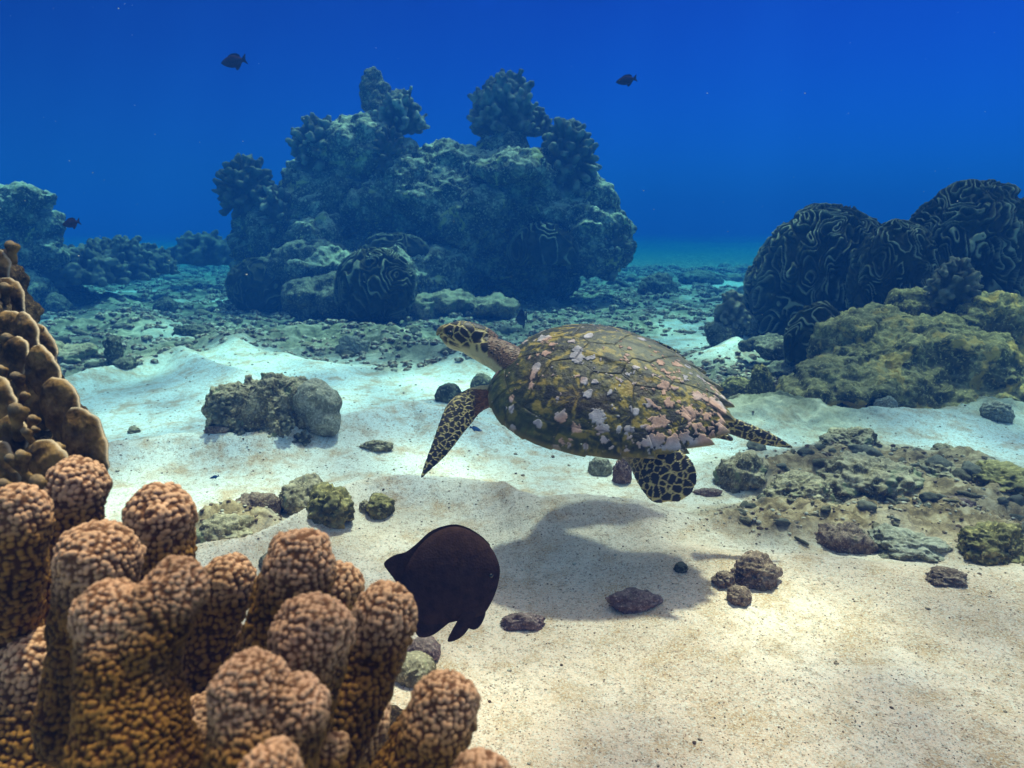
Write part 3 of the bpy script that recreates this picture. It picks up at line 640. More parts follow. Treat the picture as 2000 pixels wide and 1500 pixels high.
def stone(name, px, py, wpx, hpx, m, label, cat='stone', s=0, elong=1.0, rz=0, sub=5, amp=.18, group=None, sink=.42):
    """one stone whose base stands on the floor at photo position px, py"""
    p = G(px, py); D = depth(p); w, h = wpx * D / FPX / 2, hpx * D / FPX / 2
    V, F = ico(sub); q = V * 1.0
    V = V * (1 + amp * 1.6 * fbm(q * 1.2 + s, 3, s) + amp * .8 * (ridged(q * 2.4 + s, 3, s + 3) - .5) + amp * .35 * fbm(q * 7, 3, s + 6) + amp * .25 * (.5 - worley(q * 5, s + 9)[0]))[:, None]
    V = V * np.array([w, w * elong, h * (1 + sink)]); V = V @ np.array(Euler((0, 0, rz)).to_matrix()).T; V[:, 2] += h * (1 - sink) * .9
    return tag(link(name, make_mesh(name, V, F), m, None, tuple(p)), label, cat, group)
def bush(name, px, py, D, rpx, hpx, label, s, m='bush', n=46, thick=.16, up=.25, voxel=None, spread=1.0, group=None, tips=.55):
    """stubby branching coral: branches that fork towards a rounded crown, grown together"""
    R = rpx * D / FPX; H = hpx * D / FPX; c = at(px, py, D); rg = random.Random(s); parts = [blob((0, 0, H * .22), (R * .5, R * .45, H * .32), 2, .2, s)]; tl = []
    for i in range(n):
        z = up + (1 - up) * (i + .5) / n; z = 2 * z - 1 if up < 0 else z; z = min(.99, z); a = i * 2.39996 + rg.uniform(-.2, .2); q = math.sqrt(max(0, 1 - z * z)) * spread
        d = np.array([q * math.cos(a), q * math.sin(a), z]); e = np.array([R, R * .85, H]) * d * rg.uniform(.82, 1.02)
        b0 = e * .25; mid = e * .62 + np.array([rg.uniform(-1, 1), rg.uniform(-1, 1), rg.uniform(-.5, 1)]) * R * .06; t = R * thick * rg.uniform(.75, 1.15)
        parts.append(tube([b0, mid, e], [t * .7, t * .75, t], 6, 8)); tl.append(e)
        for k in range(2):
            e2 = e + np.array([rg.uniform(-1, 1), rg.uniform(-1, 1), rg.uniform(-.3, 1)]) * R * .17; parts.append(tube([mid, e2], [t * .6, t * .75], 4, 8)); tl.append(e2)
    V, F = fuse(parts, voxel or max(R * .035, .006), 1)
    Nn = normals(V, F); V = V + Nn * (R * .035 * fbm(V / R * 9, 2, s) + R * .02 * (.5 - worley(V / R * 16, s)[0]))[:, None]
    rr = np.linalg.norm(V / np.array([R, R * .85, H]), axis=1); tip = sstep(.82, 1.12, rr) * tips * sstep(-.4, .3, fbm(V / R * 4, 2, s + 3))
    return tag(link(name, make_mesh(name, V, F, {'tip': tip}), M_[m], None, tuple(c)), label, 'coral', group)
def ridge_dome(name, px, py, D, rpx, hpx, label, s, k=1.0, depth=.8, lift=1.0, nu=620, nv=330, low=-.35):
    """mound of thin meandering upright blades with pale rims"""
    R = rpx * D / FPX; H = hpx * D / FPX; c = at(px, py, D)
    th = np.linspace(0, 2 * math.pi, nu, endpoint=False); ph = np.linspace(low, math.pi / 2 - .01, nv)
    P_, T_ = np.meshgrid(ph, th, indexing='ij'); P_, T_ = P_.ravel(), T_.ravel()
    d = np.stack([np.cos(P_) * np.cos(T_), np.cos(P_) * np.sin(T_), np.sin(P_)], 1); V = d * np.array([R, R * depth, H])
    lump = 1 + .06 * fbm(d * 1.6 + s, 3, s) + .06 * (.5 - worley(d * 3.2, s)[0]); V = V * lump[:, None]
    q = V * np.array([1, 1, .55]) * 3.6 * k; q = q + .30 * np.stack([fbm(q * 1.1, 3, s + 1), fbm(q * 1.1, 3, s + 2), fbm(q * 1.1, 3, s + 3)], 1)
    F_ = lambda z: fbm(z, 2, s + 4, .45) * 4.6
    f = F_(q); gr = np.sqrt(sum(((F_(q + np.eye(3)[j] * .04) - f) / .04) ** 2 for j in range(3))); fr = np.clip(np.abs((f % 1) - .5) / np.maximum(gr, 1.0) * 12, 0, 1); gate = sstep(.5, 1.4, gr) * (.65 + .35 * sstep(-.3, .1, fbm(q * 1.4 + 9, 2, s + 6)))
    hgt = sstep(.35, .85, 1 - fr) * gate; lo2 = sstep(.2, .7, 1 - fr)
    Nn = d / np.array([R, R * depth, H]); Nn /= np.linalg.norm(Nn, axis=1, keepdims=True)
    V = V + Nn * (R * .10 * lift * hgt + R * .035 * lo2 + R * .012 * fbm(q * 6, 2, s + 7))[:, None]
    tip = sstep(.80, 1.0, hgt) * sstep(-.7, .5, Nn[:, 2] + .5) * (.40 + .5 * sstep(-.3, .3, fbm(q * 1.1 + 4, 2, s + 8)))
    F = grid_faces(nv, nu, False, True)
    V = np.concatenate([V, [[0, 0, V[-1, 2]], [0, 0, V[0, 2]]]]); m = nu * nv; e = (nv - 1) * nu
    cap = np.array([[m, e + j, e + (j + 1) % nu] for j in range(nu)] + [[m + 1, (j + 1) % nu, j] for j in range(nu)])
    return tag(link(name, make_mesh(name, V, [F[:, ::-1], cap], {'tip': np.concatenate([tip, [0, 0]])}), M_['ridge'], None, tuple(c)), label, 'coral')

def build_reef():
    # the great block in the middle distance
    k = 8.3 / FPX
    def bl(px, py, D, rx, rz, ry): return (px, py, D, rx * k, ry, rz * k)
    rock('reef_block', [bl(870, 430, 8.9, 270, 125, 1.0), bl(800, 530, 8.9, 300, 75, 1.0), bl(690, 305, 8.4, 105, 66, .45), bl(640, 400, 8.6, 100, 110, .6), bl(560, 470, 8.6, 85, 100, .6),
                        bl(950, 345, 8.8, 190, 50, .8), bl(1085, 420, 8.7, 105, 85, .8), bl(1150, 465, 8.5, 72, 66, .6), bl(1020, 540, 9.0, 110, 60, .6), bl(505, 500, 8.5, 40, 80, .4),
                        bl(1130, 385, 8.6, 42, 50, .4), bl(900, 400, 8.2, 110, 40, .4), bl(790, 370, 8.2, 60, 60, .35), bl(620, 470, 8.1, 60, 40, .3), bl(1195, 480, 8.6, 34, 40, .4), bl(1000, 335, 8.5, 150, 34, .5), bl(985, 300, 8.55, 46, 40, .3), bl(1085, 330, 8.5, 60, 36, .3)],
         .021, M_['block'], 'huge craggy reef block standing in the middle distance, topped with corals', 'reef rock', 100, .15, .11, .05, 1.0, base=np.array([-.8, 8.9, 0.]))
    bush('bushy_coral', 985, 262, 8.5, 66, 112, 'tall rounded bushy coral with a notched crown on the right top of the reef block', 201, n=110, thick=.11, up=.0, voxel=.016)
    bush('bushy_coral', 1045, 262, 8.5, 34, 56, 'small bushy coral touching the right side of the tall rounded one atop the block', 202, n=34, thick=.15, up=.0, voxel=.016)
    bush('bushy_coral', 1108, 320, 8.3, 55, 88, 'knobbly pale tipped coral on the upper right shoulder of the reef block', 203, n=80, thick=.15, up=-.1, voxel=.016)
    bush('bushy_coral', 780, 258, 8.2, 50, 78, 'coral with bright knobbed tips leaning right beside the dark spire on the block top', 204, n=60, thick=.12, up=.0, voxel=.015, tips=.95)
    rock('coral_spire', [(740, 235, 8.25, .12, .12, .30), (722, 180, 8.3, .13, .10, .26), (750, 200, 8.3, .09, .09, .22), (738, 160, 8.3, .05, .05, .12)], .02, M_['dim'], 'dark leaning coral spire at the highest left point of the reef block', 'coral', 110, .03, .05, .01, 2.5, base=at(740, 240, 8.25))
    bush('bushy_coral', 625, 300, 8.2, 55, 68, 'ragged dark coral on the upper left corner of the reef block', 205, n=70, thick=.15, up=-.1, voxel=.016)
    bush('bushy_coral', 482, 372, 8.2, 58, 64, 'dark dome shaped coral on the far left pillar of the reef block', 206, n=90, thick=.11, up=-.15, voxel=.016, tips=.15)
    bush('bushy_coral', 545, 430, 8.1, 46, 62, 'yellowish ragged coral between the dark dome and the block wall', 207, n=40, thick=.14, up=-.1, voxel=.016, tips=.7)
    bush('bushy_coral', 1188, 410, 8.5, 26, 42, 'small dark coral clinging to the right edge of the reef block', 208, n=30, thick=.16, up=-.2, voxel=.015, tips=.1)
    bush('bushy_coral', 1200, 485, 8.2, 36, 46, 'pale tipped coral fringe at the lower right corner of the reef block', 209, n=40, thick=.13, up=-.3, voxel=.016)
    bush('bushy_coral', 760, 300, 7.95, 36, 50, 'small round coral tuft just below the coral with bright knobbed tips', 210, n=34, thick=.15, up=-.1, voxel=.015, tips=.2)
    bush('bushy_coral', 760, 345, 8.0, 30, 60, 'dark hanging coral on the upper front face of the reef block', 211, n=30, thick=.16, up=-.4, voxel=.015, tips=.1)
    ridge_dome('ridged_coral', 735, 562, 6.5, 72, 66, 'coral mound with pale squiggly ridges at the foot of the reef block', 120, 1.5, .8, 1.3, 420, 220, -.8)
    ridge_dome('ridged_coral', 770, 490, 7.7, 60, 26, 'flat ridged coral cap above the squiggly ridged mound', 121, 1.1, .8, 1.2, 300, 140)
    ridge_dome('ridged_coral', 1060, 495, 8.0, 62, 50, 'dim ridged coral inside the shaded right face of the reef block', 122, 1.0, .6, 1.2, 360, 180)
    ridge_dome('ridged_coral', 505, 560, 7.7, 56, 52, 'round dark ridged coral low in front of the far left pillar', 123, 1.2, .8, .6, 360, 180, -.9)
    kk = 6.9 / FPX
    rock('reef_rock', [(600, 585, 6.9, 50 * kk, .25, 38 * kk), (680, 580, 6.9, 75 * kk, .3, 42 * kk), (740, 600, 6.8, 60 * kk, .25, 30 * kk), (640, 560, 7.0, 40 * kk, .2, 26 * kk)], .02, M_['dim'], 'low dark rock with smooth humps in front of the left half of the reef block', 'rock', 130, .07, .08, .02, 1.6)
    rock('reef_rock', [(880, 590, 7.3, 65 * kk, .25, 22 * kk), (960, 600, 7.3, 60 * kk, .25, 18 * kk), (830, 600, 7.2, 30 * kk, .15, 26 * kk)], .02, M_['lump'], 'pale yellow crusted low rock in front of the middle of the reef block', 'rock', 131, .06, .07, .02, 2)
    rock('reef_rock', [(610, 500, 7.8, 55 * kk, .3, 40 * kk), (545, 530, 7.7, 40 * kk, .25, 45 * kk)], .022, M_['dim'], 'dark rock piled against the left foot of the reef block', 'rock', 132, .08, .08, .02, 1.6)
    # left background
    k6 = 7.5 / FPX
    rock('reef_overhang', [(-30, 470, 7.6, 110 * k6, .5, 70 * k6), (10, 405, 7.5, 80 * k6, .4, 34 * k6), (50, 392, 7.4, 42 * k6, .25, 22 * k6), (20, 375, 7.5, 50 * k6, .3, 14 * k6), (-20, 560, 7.5, 110 * k6, .5, 50 * k6)], .018,
         M_['block'], 'dark overhanging reef rock with a pale top at the left edge', 'reef rock', 140, .07, .08, .02, 1.8)
    rock('reef_rock', [(95, 440, 7.7, 32 * k6, .2, 24 * k6), (80, 490, 7.7, 40 * k6, .25, 40 * k6)], .018, M_['block'], 'pale plated ledge sticking out right of the overhanging rock', 'rock', 141, .05, .08, .015, 2.2)
    bush('bushy_coral', 150, 550, 8.2, 95, 62, 'wide dark thicket of coral right of the overhanging rock', 212, n=90, thick=.10, up=.0, voxel=.014, tips=.35)
    bush('bushy_coral', 225, 545, 8.6, 80, 78, 'thicket of upright dark corals in the left background', 213, n=90, thick=.10, up=.05, voxel=.016, tips=.35)
    bush('bushy_coral', 295, 535, 9.0, 50, 56, 'smaller clump at the right end of the left thickets', 214, n=50, thick=.12, up=.05, voxel=.016, tips=.3)
    bush('bushy_coral', 395, 515, 10.5, 62, 56, 'faint blue bushy coral far back between the left thickets and the reef block', 215, n=60, thick=.12, up=.05, voxel=.025, tips=.2)
    stone('reef_rock', 110, 590, 130, 46, M_['dim'], 'flat dark rock under the wide coral thicket', 'rock', 150, .7)
    # convoluted domes on the right and the yellow rock they stand on
    ridge_dome('ridged_coral', 1608, 590, 5.3, 138, 168, 'big dark ridged coral dome, left of the pair on the yellow rock', 124, 1.7, .85, 1.0, low=-.6)
    ridge_dome('ridged_coral', 1885, 560, 4.7, 130, 182, 'taller dark ridged coral dome at the right edge', 125, 1.95, .85, 1.1)
    ridge_dome('ridged_coral', 1745, 560, 4.6, 78, 118, 'narrower ridged coral wedged between the two big domes', 126, 2.2, .8, 1.1, 420, 260)
    ridge_dome('ridged_coral', 1592, 668, 4.15, 54, 72, 'small brown ridged coral in front of the left big dome', 127, 1.8, .8, 1.2, 340, 220, -.5)
    k4 = 4.0 / FPX
    rock('reef_boulder', [(1800, 720, 3.95, 190 * k4, .42, 90 * k4), (1700, 680, 4.1, 120 * k4, .35, 75 * k4), (1930, 690, 4.1, 140 * k4, .42, 115 * k4), (1830, 610, 4.2, 70 * k4, .25, 50 * k4), (1650, 755, 3.75, 100 * k4, .22, 50 * k4), (1590, 775, 3.7, 60 * k4, .18, 36 * k4), (1760, 770, 3.7, 110 * k4, .25, 45 * k4), (1900, 780, 3.7, 110 * k4, .25, 40 * k4)],
         .012, M_['yellow'], 'big olive and yellow crusted boulder under the ridged coral domes', 'reef rock', 160, .055, .05, .018, 2.4)
    bush('bushy_coral', 1862, 562, 4.0, 44, 56, 'pale green knobbly coral growing in front of the taller dome', 216, n=70, thick=.15, up=-.1, voxel=.008, tips=.35)
    rock('reef_rock', [(1620, 700, 4.3, 60 * k4, .2, 24 * k4), (1540, 680, 4.5, 70 * k4, .25, 22 * k4), (1580, 725, 4.2, 90 * k4, .2, 16 * k4)], .012, M_['dim'], 'low dark flat ledges left of the yellow boulder', 'rock', 161, .04, .05, .015, 2.6)
    bush('bushy_coral', 1425, 645, 5.2, 32, 72, 'slim upright coral knob on the rubble left of the ridged domes', 217, n=40, thick=.2, up=.1, voxel=.011, tips=.45)
    rock('reef_rock', [(1445, 640, 5.3, 38 * 5.3 / FPX, .15, 34 * 5.3 / FPX), (1415, 655, 5.2, 30 * 5.2 / FPX, .12, 26 * 5.2 / FPX)], .012, M_['dim'], 'squat knobbly rock at the base of the slim coral knob', 'rock', 162, .035, .04, .012, 3)
    stone('spike_stone', 1484, 792, 56, 82, M_['yellow'], 'upright pointed stone between the turtle tail and the yellow boulder', 'stone', 170, .8, .4, 5, .22)
    stone('spike_stone', 1440, 775, 70, 40, M_['yellow'], 'low yellowish stone left of the upright pointed one', 'stone', 171, .8)
    stone('boulder', 1258, 712, 78, 56, M_['pale'], 'smooth pale round boulder just above the turtle shell', 'boulder', 172, .8, .3, 5, .10)
    stone('boulder', 1283, 580, 75, 45, M_['dim'], 'faint dark hump far back between the reef block and the domes', 'boulder', 173, .8)
    stone('boulder', 1370, 555, 80, 28, M_['dim'], 'long low hump on the distant sand, right of the faint dark hump', 'boulder', 174, .8)
    stone('white_stone', 1725, 812, 44, 38, M_['pale'], 'pale stone at the foot of the yellow boulder', 'stone', 175, .8)
    stone('white_stone', 1945, 815, 62, 34, M_['pale'], 'pale wedge of stone at the lower right end of the yellow boulder', 'stone', 176, .8)
    # near lumps on the sand
    stone('pitted_stone', 690, 690, 66, 34, M_['pale'], 'oval pitted stone half sunk in the sand left of the turtle head', 'stone', 180, .7)
    o = G(530, 885); D = depth(o) + .06; k2 = D / FPX
    rock('coral_lump', [(480, 808, D + .05, 74 * k2, .10, 62 * k2), (540, 800, D + .08, 84 * k2, .11, 70 * k2), (600, 808, D + .06, 58 * k2, .09, 60 * k2), (450, 825, D, 42 * k2, .07, 36 * k2), (425, 800, D + .03, 22 * k2, .05, 22 * k2), (570, 755, D + .06, 34 * k2, .06, 22 * k2), (540, 850, D - .02, 45 * k2, .06, 34 * k2), (500, 765, D + .06, 40 * k2, .06, 24 * k2), (485, 742, D + .05, 12 * k2, .02, 12 * k2)],
         .0045, M_['lump'], 'knobbly brown green coral lump on the white sand left of the turtle', 'coral', 181, .014, .020, .006, 9, base=o)
    rock('boulder', [(618, 788, D + .0, 46 * k2, .08, 44 * k2), (632, 820, D + .0, 34 * k2, .07, 34 * k2)], .005, M_['pale'], 'smooth grey silty boulder set in the right end of the brown coral lump', 'boulder', 182, .006, .004, .002, 6)
    for i, (px, py, r) in enumerate(((520, 862, 22), (590, 862, 18), (470, 852, 15), (430, 800, 20), (560, 830, 15))):
        bush('leafy_coral', px, py, D - .06 - .01 * i, r, r * 1.1, ('tuft of green coral low on the front of the brown lump', 'green coral tuft low on the right of the brown lump', 'green coral tuft at the lower left of the brown lump', 'round green coral tuft on the left end of the brown lump', 'small green coral tuft in the middle of the brown lump')[i], 220 + i, n=22, thick=.26, up=-.2, voxel=.004, tips=.3)
    S = stone
    S('dark_stone', 876, 782, 54, 36, M_['dim'], 'smooth dark stone on the sand behind the front flipper', s=190, elong=.6, rz=.3, amp=.08)
    S('dark_stone', 942, 762, 46, 34, M_['dim'], 'dark stone tucked behind the turtle shoulder', s=191, amp=.1)
    S('pink_stone', 1172, 922, 46, 30, M_['pale'], 'greyish stone under the rim of the turtle shell', s=192)
    S('pink_stone', 1215, 940, 34, 52, M_['pink'], 'upright pink knobby stone beside the rear paddle', s=193, amp=.25)
    S('pink_stone', 1382, 965, 52, 12, M_['pink'], 'thin pinkish twig of rubble right of the rear paddle', s=194, elong=.4)
    S('rubble_rock', 1447, 948, 90, 62, M_['lump'], 'bristly stone on sand right of the rear paddle', s=195, amp=.3)
    S('dark_stone', 1842, 893, 46, 26, M_['lump'], 'small brown stone on the bright sand at the right', s=196, amp=.2)
    S('reddish_stone', 506, 1010, 88, 52, M_['brown'], 'slanted reddish stone behind the finger coral', s=197, elong=.7, rz=.5)
    S('crusted_rock', 598, 995, 96, 62, M_['lump'], 'brown pitted rock in the stone cluster behind the finger coral', s=198, amp=.28)
    S('crusted_rock', 646, 1012, 88, 54, M_['yellow'], 'golden crusted rock at the right end of the stone cluster', s=199, amp=.3)
    S('round_stone', 742, 998, 54, 36, M_['yellow'], 'round golden brown stone alone on the sand above the dark fish', s=200, amp=.2)
    S('round_stone', 714, 992, 24, 20, M_['lump'], 'tiny brown stone touching the round golden one', s=201)
    S('reddish_stone', 580, 1062, 96, 36, M_['pink'], 'dark pink flat stone just above the fingers of coral', s=202, elong=.6)
    S('grey_stone', 440, 1060, 110, 52, M_['lump'], 'grey brown lumpy stone left of the reddish slanted one', s=203, amp=.28)
    S('grey_stone', 545, 1100, 70, 26, M_['rub'], 'flat grey stone between the coral fingers', s=204)
    S('brown_stone', 1443, 1172, 46, 28, M_['brown'], 'angular brown stone at the tip of the turtle shadow', s=205, amp=.12)
    S('brown_stone', 1240, 1185, 100, 34, M_['pink'], 'flat reddish stone inside the turtle shadow', s=206, elong=.5, amp=.22)
    S('brown_stone', 1475, 1130, 80, 46, M_['brown'], 'pinkish brown peaked stone right of the turtle shadow', s=207, amp=.3, rz=.4)
    S('brown_stone', 1412, 1138, 40, 22, M_['brown'], 'low broken bit left of the peaked pinkish brown stone', s=208, amp=.3)
    S('pink_stone', 1020, 1222, 84, 26, M_['pink'], 'flat pink stone on sand right of the dark fish', s=209, elong=.5, amp=.2)
    S('pink_stone', 828, 1282, 66, 40, M_['pink'], 'rounded pink stone below the dark fish', s=210, amp=.1)
    S('olive_stone', 810, 1318, 84, 44, M_['lump'], 'olive stone at the edge of the finger coral', s=211, amp=.1)
    S('dark_stone', 1330, 1112, 26, 14, M_['dim'], 'small dark stone at the right edge of the turtle shadow', s=212)
    S('brown_stone', 262, 845, 22, 12, M_['lump'], 'lone small brown stone on the sand ridge at the left', s=213)
    S('dark_stone', 735, 862, 60, 16, M_['lump'], 'low brown gravel heap between the coral lump and the flipper', s=214, elong=.5, amp=.3)
    S('reddish_stone', 425, 888, 46, 14, M_['brown'], 'flat rusty stone at the lower left of the brown coral lump', s=215, elong=.5, amp=.2)
    o = G(225, 735); D = depth(o); k2 = D / FPX
    rock('coral_snag', [(222, 690, D, 16 * k2, .05, 34 * k2), (212, 672, D, 10 * k2, .03, 12 * k2), (200, 722, D, 40 * k2, .07, 13 * k2), (240, 712, D, 26 * k2, .06, 14 * k2), (170, 735, D - .1, 44 * k2, .06, 10 * k2)], .006, M_['dim'], 'twisted dark coral snag rising from rubble on the left', 'coral', 183, .015, .02, .004, 5, base=o)
    S('rubble_rock', 120, 712, 110, 44, M_['lump'], 'brown rubble heap left of the twisted snag', s=216, amp=.3)
    S('rubble_rock', 380, 660, 90, 24, M_['dim'], 'long dark slab of rubble on the left sand', s=217, elong=.4, rz=-.3, amp=.2)
    S('dark_stone', 325, 612, 44, 32, M_['dim'], 'dark rounded stone in the far left rubble', s=218, amp=.15)
    S('dark_stone', 108, 612, 60, 40, M_['dim'], 'dark squat stone near the left edge behind the plate coral', s=219, amp=.15)
    # the rough low patch on the right
    for i, (px, py, w, h, mm, lab) in enumerate(((1560, 985, 130, 70, 'lump', 'olive mottled rock at the left end of the low patch on the right'), (1690, 960, 190, 90, 'lump', 'broad olive rock in the middle of the low patch'), (1660, 880, 120, 60, 'lump', 'dark topped rock at the back of the low patch'),
                                                 (1640, 1065, 100, 62, 'brown', 'brown rounded rock at the front of the low patch'), (1770, 1075, 130, 50, 'pale', 'grey silty rock at the front middle of the low patch'), (1940, 1090, 130, 90, 'yellow', 'brown green rock low at the right edge'),
                                                 (1950, 960, 160, 66, 'yellow', 'orange yellow crusted rock at the right edge'), (1820, 935, 130, 46, 'lump', 'flat brown rock right of the middle of the low patch'), (1860, 1000, 90, 40, 'pink', 'pinkish low rock near the right edge'), (1850, 1130, 70, 26, 'brown', 'small brown stone in front of the low patch'))):
        S('patch_rock', px, py, w * 1.05, h * .72, M_[mm], lab, 'rock', 230 + i, .8, i * .7, 6 if w > 110 else 5, .30, sink=.75)
build_reef()

def build_rubble():
    rg = random.Random(5); protos = []
    for i in range(12):
        V, F = ico(3); q = V * 1.0
        V = V * (1 + .45 * fbm(q * 1.1 + i * 5, 3, 300 + i) + .22 * (ridged(q * 2.6 + i, 2, 320 + i) - .5))[:, None] * np.array([1, rg.uniform(.5, .9), rg.uniform(.4, .75)])
        protos.append((V, F))
    for i in range(4):     # broken finger pieces
        V, F = tube([(-1, 0, 0), (-.3, .1, .1), (.4, -.05, .05), (1, .15, .2)], [.22, .26, .24, .2], 10, 10); V2, F2 = tube([(.1, 0, 0), (.4, .5, .3)], [.2, .16], 5, 10)
        protos.append(join([(V, F), (V2, F2)]))
    metas = [make_mesh('rubble', v, f) for v, f in protos]; mats = [M_['rub'], M_['dim'], M_['pale'], M_['lump']]
    for i, me in enumerate(metas): me.materials.append(mats[i % 4])
    n = 0; kinds = {0: ('far rubble', 'broken coral stone among the far rubble beyond the bright sand', 'rubble stones beyond the sand'), 1: ('left', 'broken coral stone scattered over the left sand', 'rubble stones on the left sand'), 2: ('right', 'broken coral stone in the rubble between turtle and yellow boulder', 'rubble stones behind the turtle'), 3: ('patch', 'small broken coral stone in the rough low patch on the right', 'small stones in the low patch')}
    tries = 0
    while n < 290 and tries < 40000:
        tries += 1; px, py = rg.uniform(0, 2000), 540 + 260 * rg.random() ** 1.5
        f = flat(px, py); x, y = f; rm = float(rubble_mask(np.array([x]), np.array([y]))[0])
        pmk = float(patch_mask(np.array([x]), np.array([y]))[0]); pch = n % 4 == 0
        if pch:
            px, py = rg.uniform(1380, 2000), rg.uniform(860, 1150); f = flat(px, py); x, y = f; pmk = float(patch_mask(np.array([x]), np.array([y]))[0])
            if pmk < rg.uniform(.2, .9): continue
        elif rm < rg.uniform(.25, .9) or (1500 < px and py > 600): continue
        s = rg.uniform(9, 34) * (1.5 if rg.random() < .12 else 1) * y / FPX * .6
        o = bpy.data.objects.new('rubble_stone', rg.choice(metas if not pch else [q for j, q in enumerate(metas) if j % 4 != 1])); col.objects.link(o); o.location = (x, y, float(ground_h(np.array([x]), np.array([y]))[0]) + s * .12)
        o.scale = (s, s, s); o.rotation_euler = (rg.uniform(-.3, .3), rg.uniform(-.3, .3), rg.uniform(0, 6.28)); k = 3 if pch else 0 if py < 640 else (1 if px < 900 else 2)
        tag(o, kinds[k][1], 'stone', kinds[k][2]); n += 1
    # litter nobody could count
    VV, FF, off = [], [], 0; rr = np.random.default_rng(3); base = []
    for i in range(6):
        V, F = ico(1); base.append((V * (1 + .5 * fbm(V * 1.5 + i * 3, 2, 340 + i))[:, None] * np.array([1, .75, .5]), F))
    N_ = 20000; px = rr.uniform(-60, 2060, N_); py = np.concatenate([525 + 270 * rr.random(N_ // 2) ** 1.6, 640 + 880 * rr.random(N_ - N_ // 2)]); P = np.array([flat(a, b) for a, b in zip(px, py)])
    h, rm, pm = ground_h(P[:, 0], P[:, 1], True, True); far = np.arange(N_) < N_ // 2
    clump = fbm(np.stack([P[:, 0] * 3, P[:, 1] * 3, 0 * h], 1), 3, 350)
    keep = np.where(far, rm > .35, (rr.random(N_) < .32 + .5 * sstep(0, .5, clump) + .8 * pm)); size = np.where(far, rr.uniform(2.0, 13, N_) ** 1.0, rr.uniform(1.0, 3.0, N_) * (1 + 1.5 * pm + 1.2 * (rr.random(N_) < .03))) * P[:, 1] / FPX
    for i in np.nonzero(keep)[0]:
        V, F = base[i % 6]; a = rr.uniform(0, 6.28); c_, s_ = math.cos(a), math.sin(a); q = V * size[i]
        VV.append(np.stack([q[:, 0] * c_ - q[:, 1] * s_ + P[i, 0], q[:, 0] * s_ + q[:, 1] * c_ + P[i, 1], q[:, 2] + h[i] + size[i] * .15], 1)); FF.append(F + off); off += len(V)
    m, nt, b = mat('litter'); co = N(nt, 'ShaderNodeTexCoord').outputs['Object']
    nt.links.new(ramp(nt, noise(nt, co, 40, 2, .5), [(.40, (.10, .06, .04)), (.5, (.28, .21, .14)), (.6, (.50, .46, .36))]), b.inputs['Base Color'])
    tag(link('rubble_litter', make_mesh('rubble_litter', np.concatenate(VV), np.concatenate(FF)), m), 'fine broken shell and coral bits strewn over the sand', None, None, 'stuff')
build_rubble()

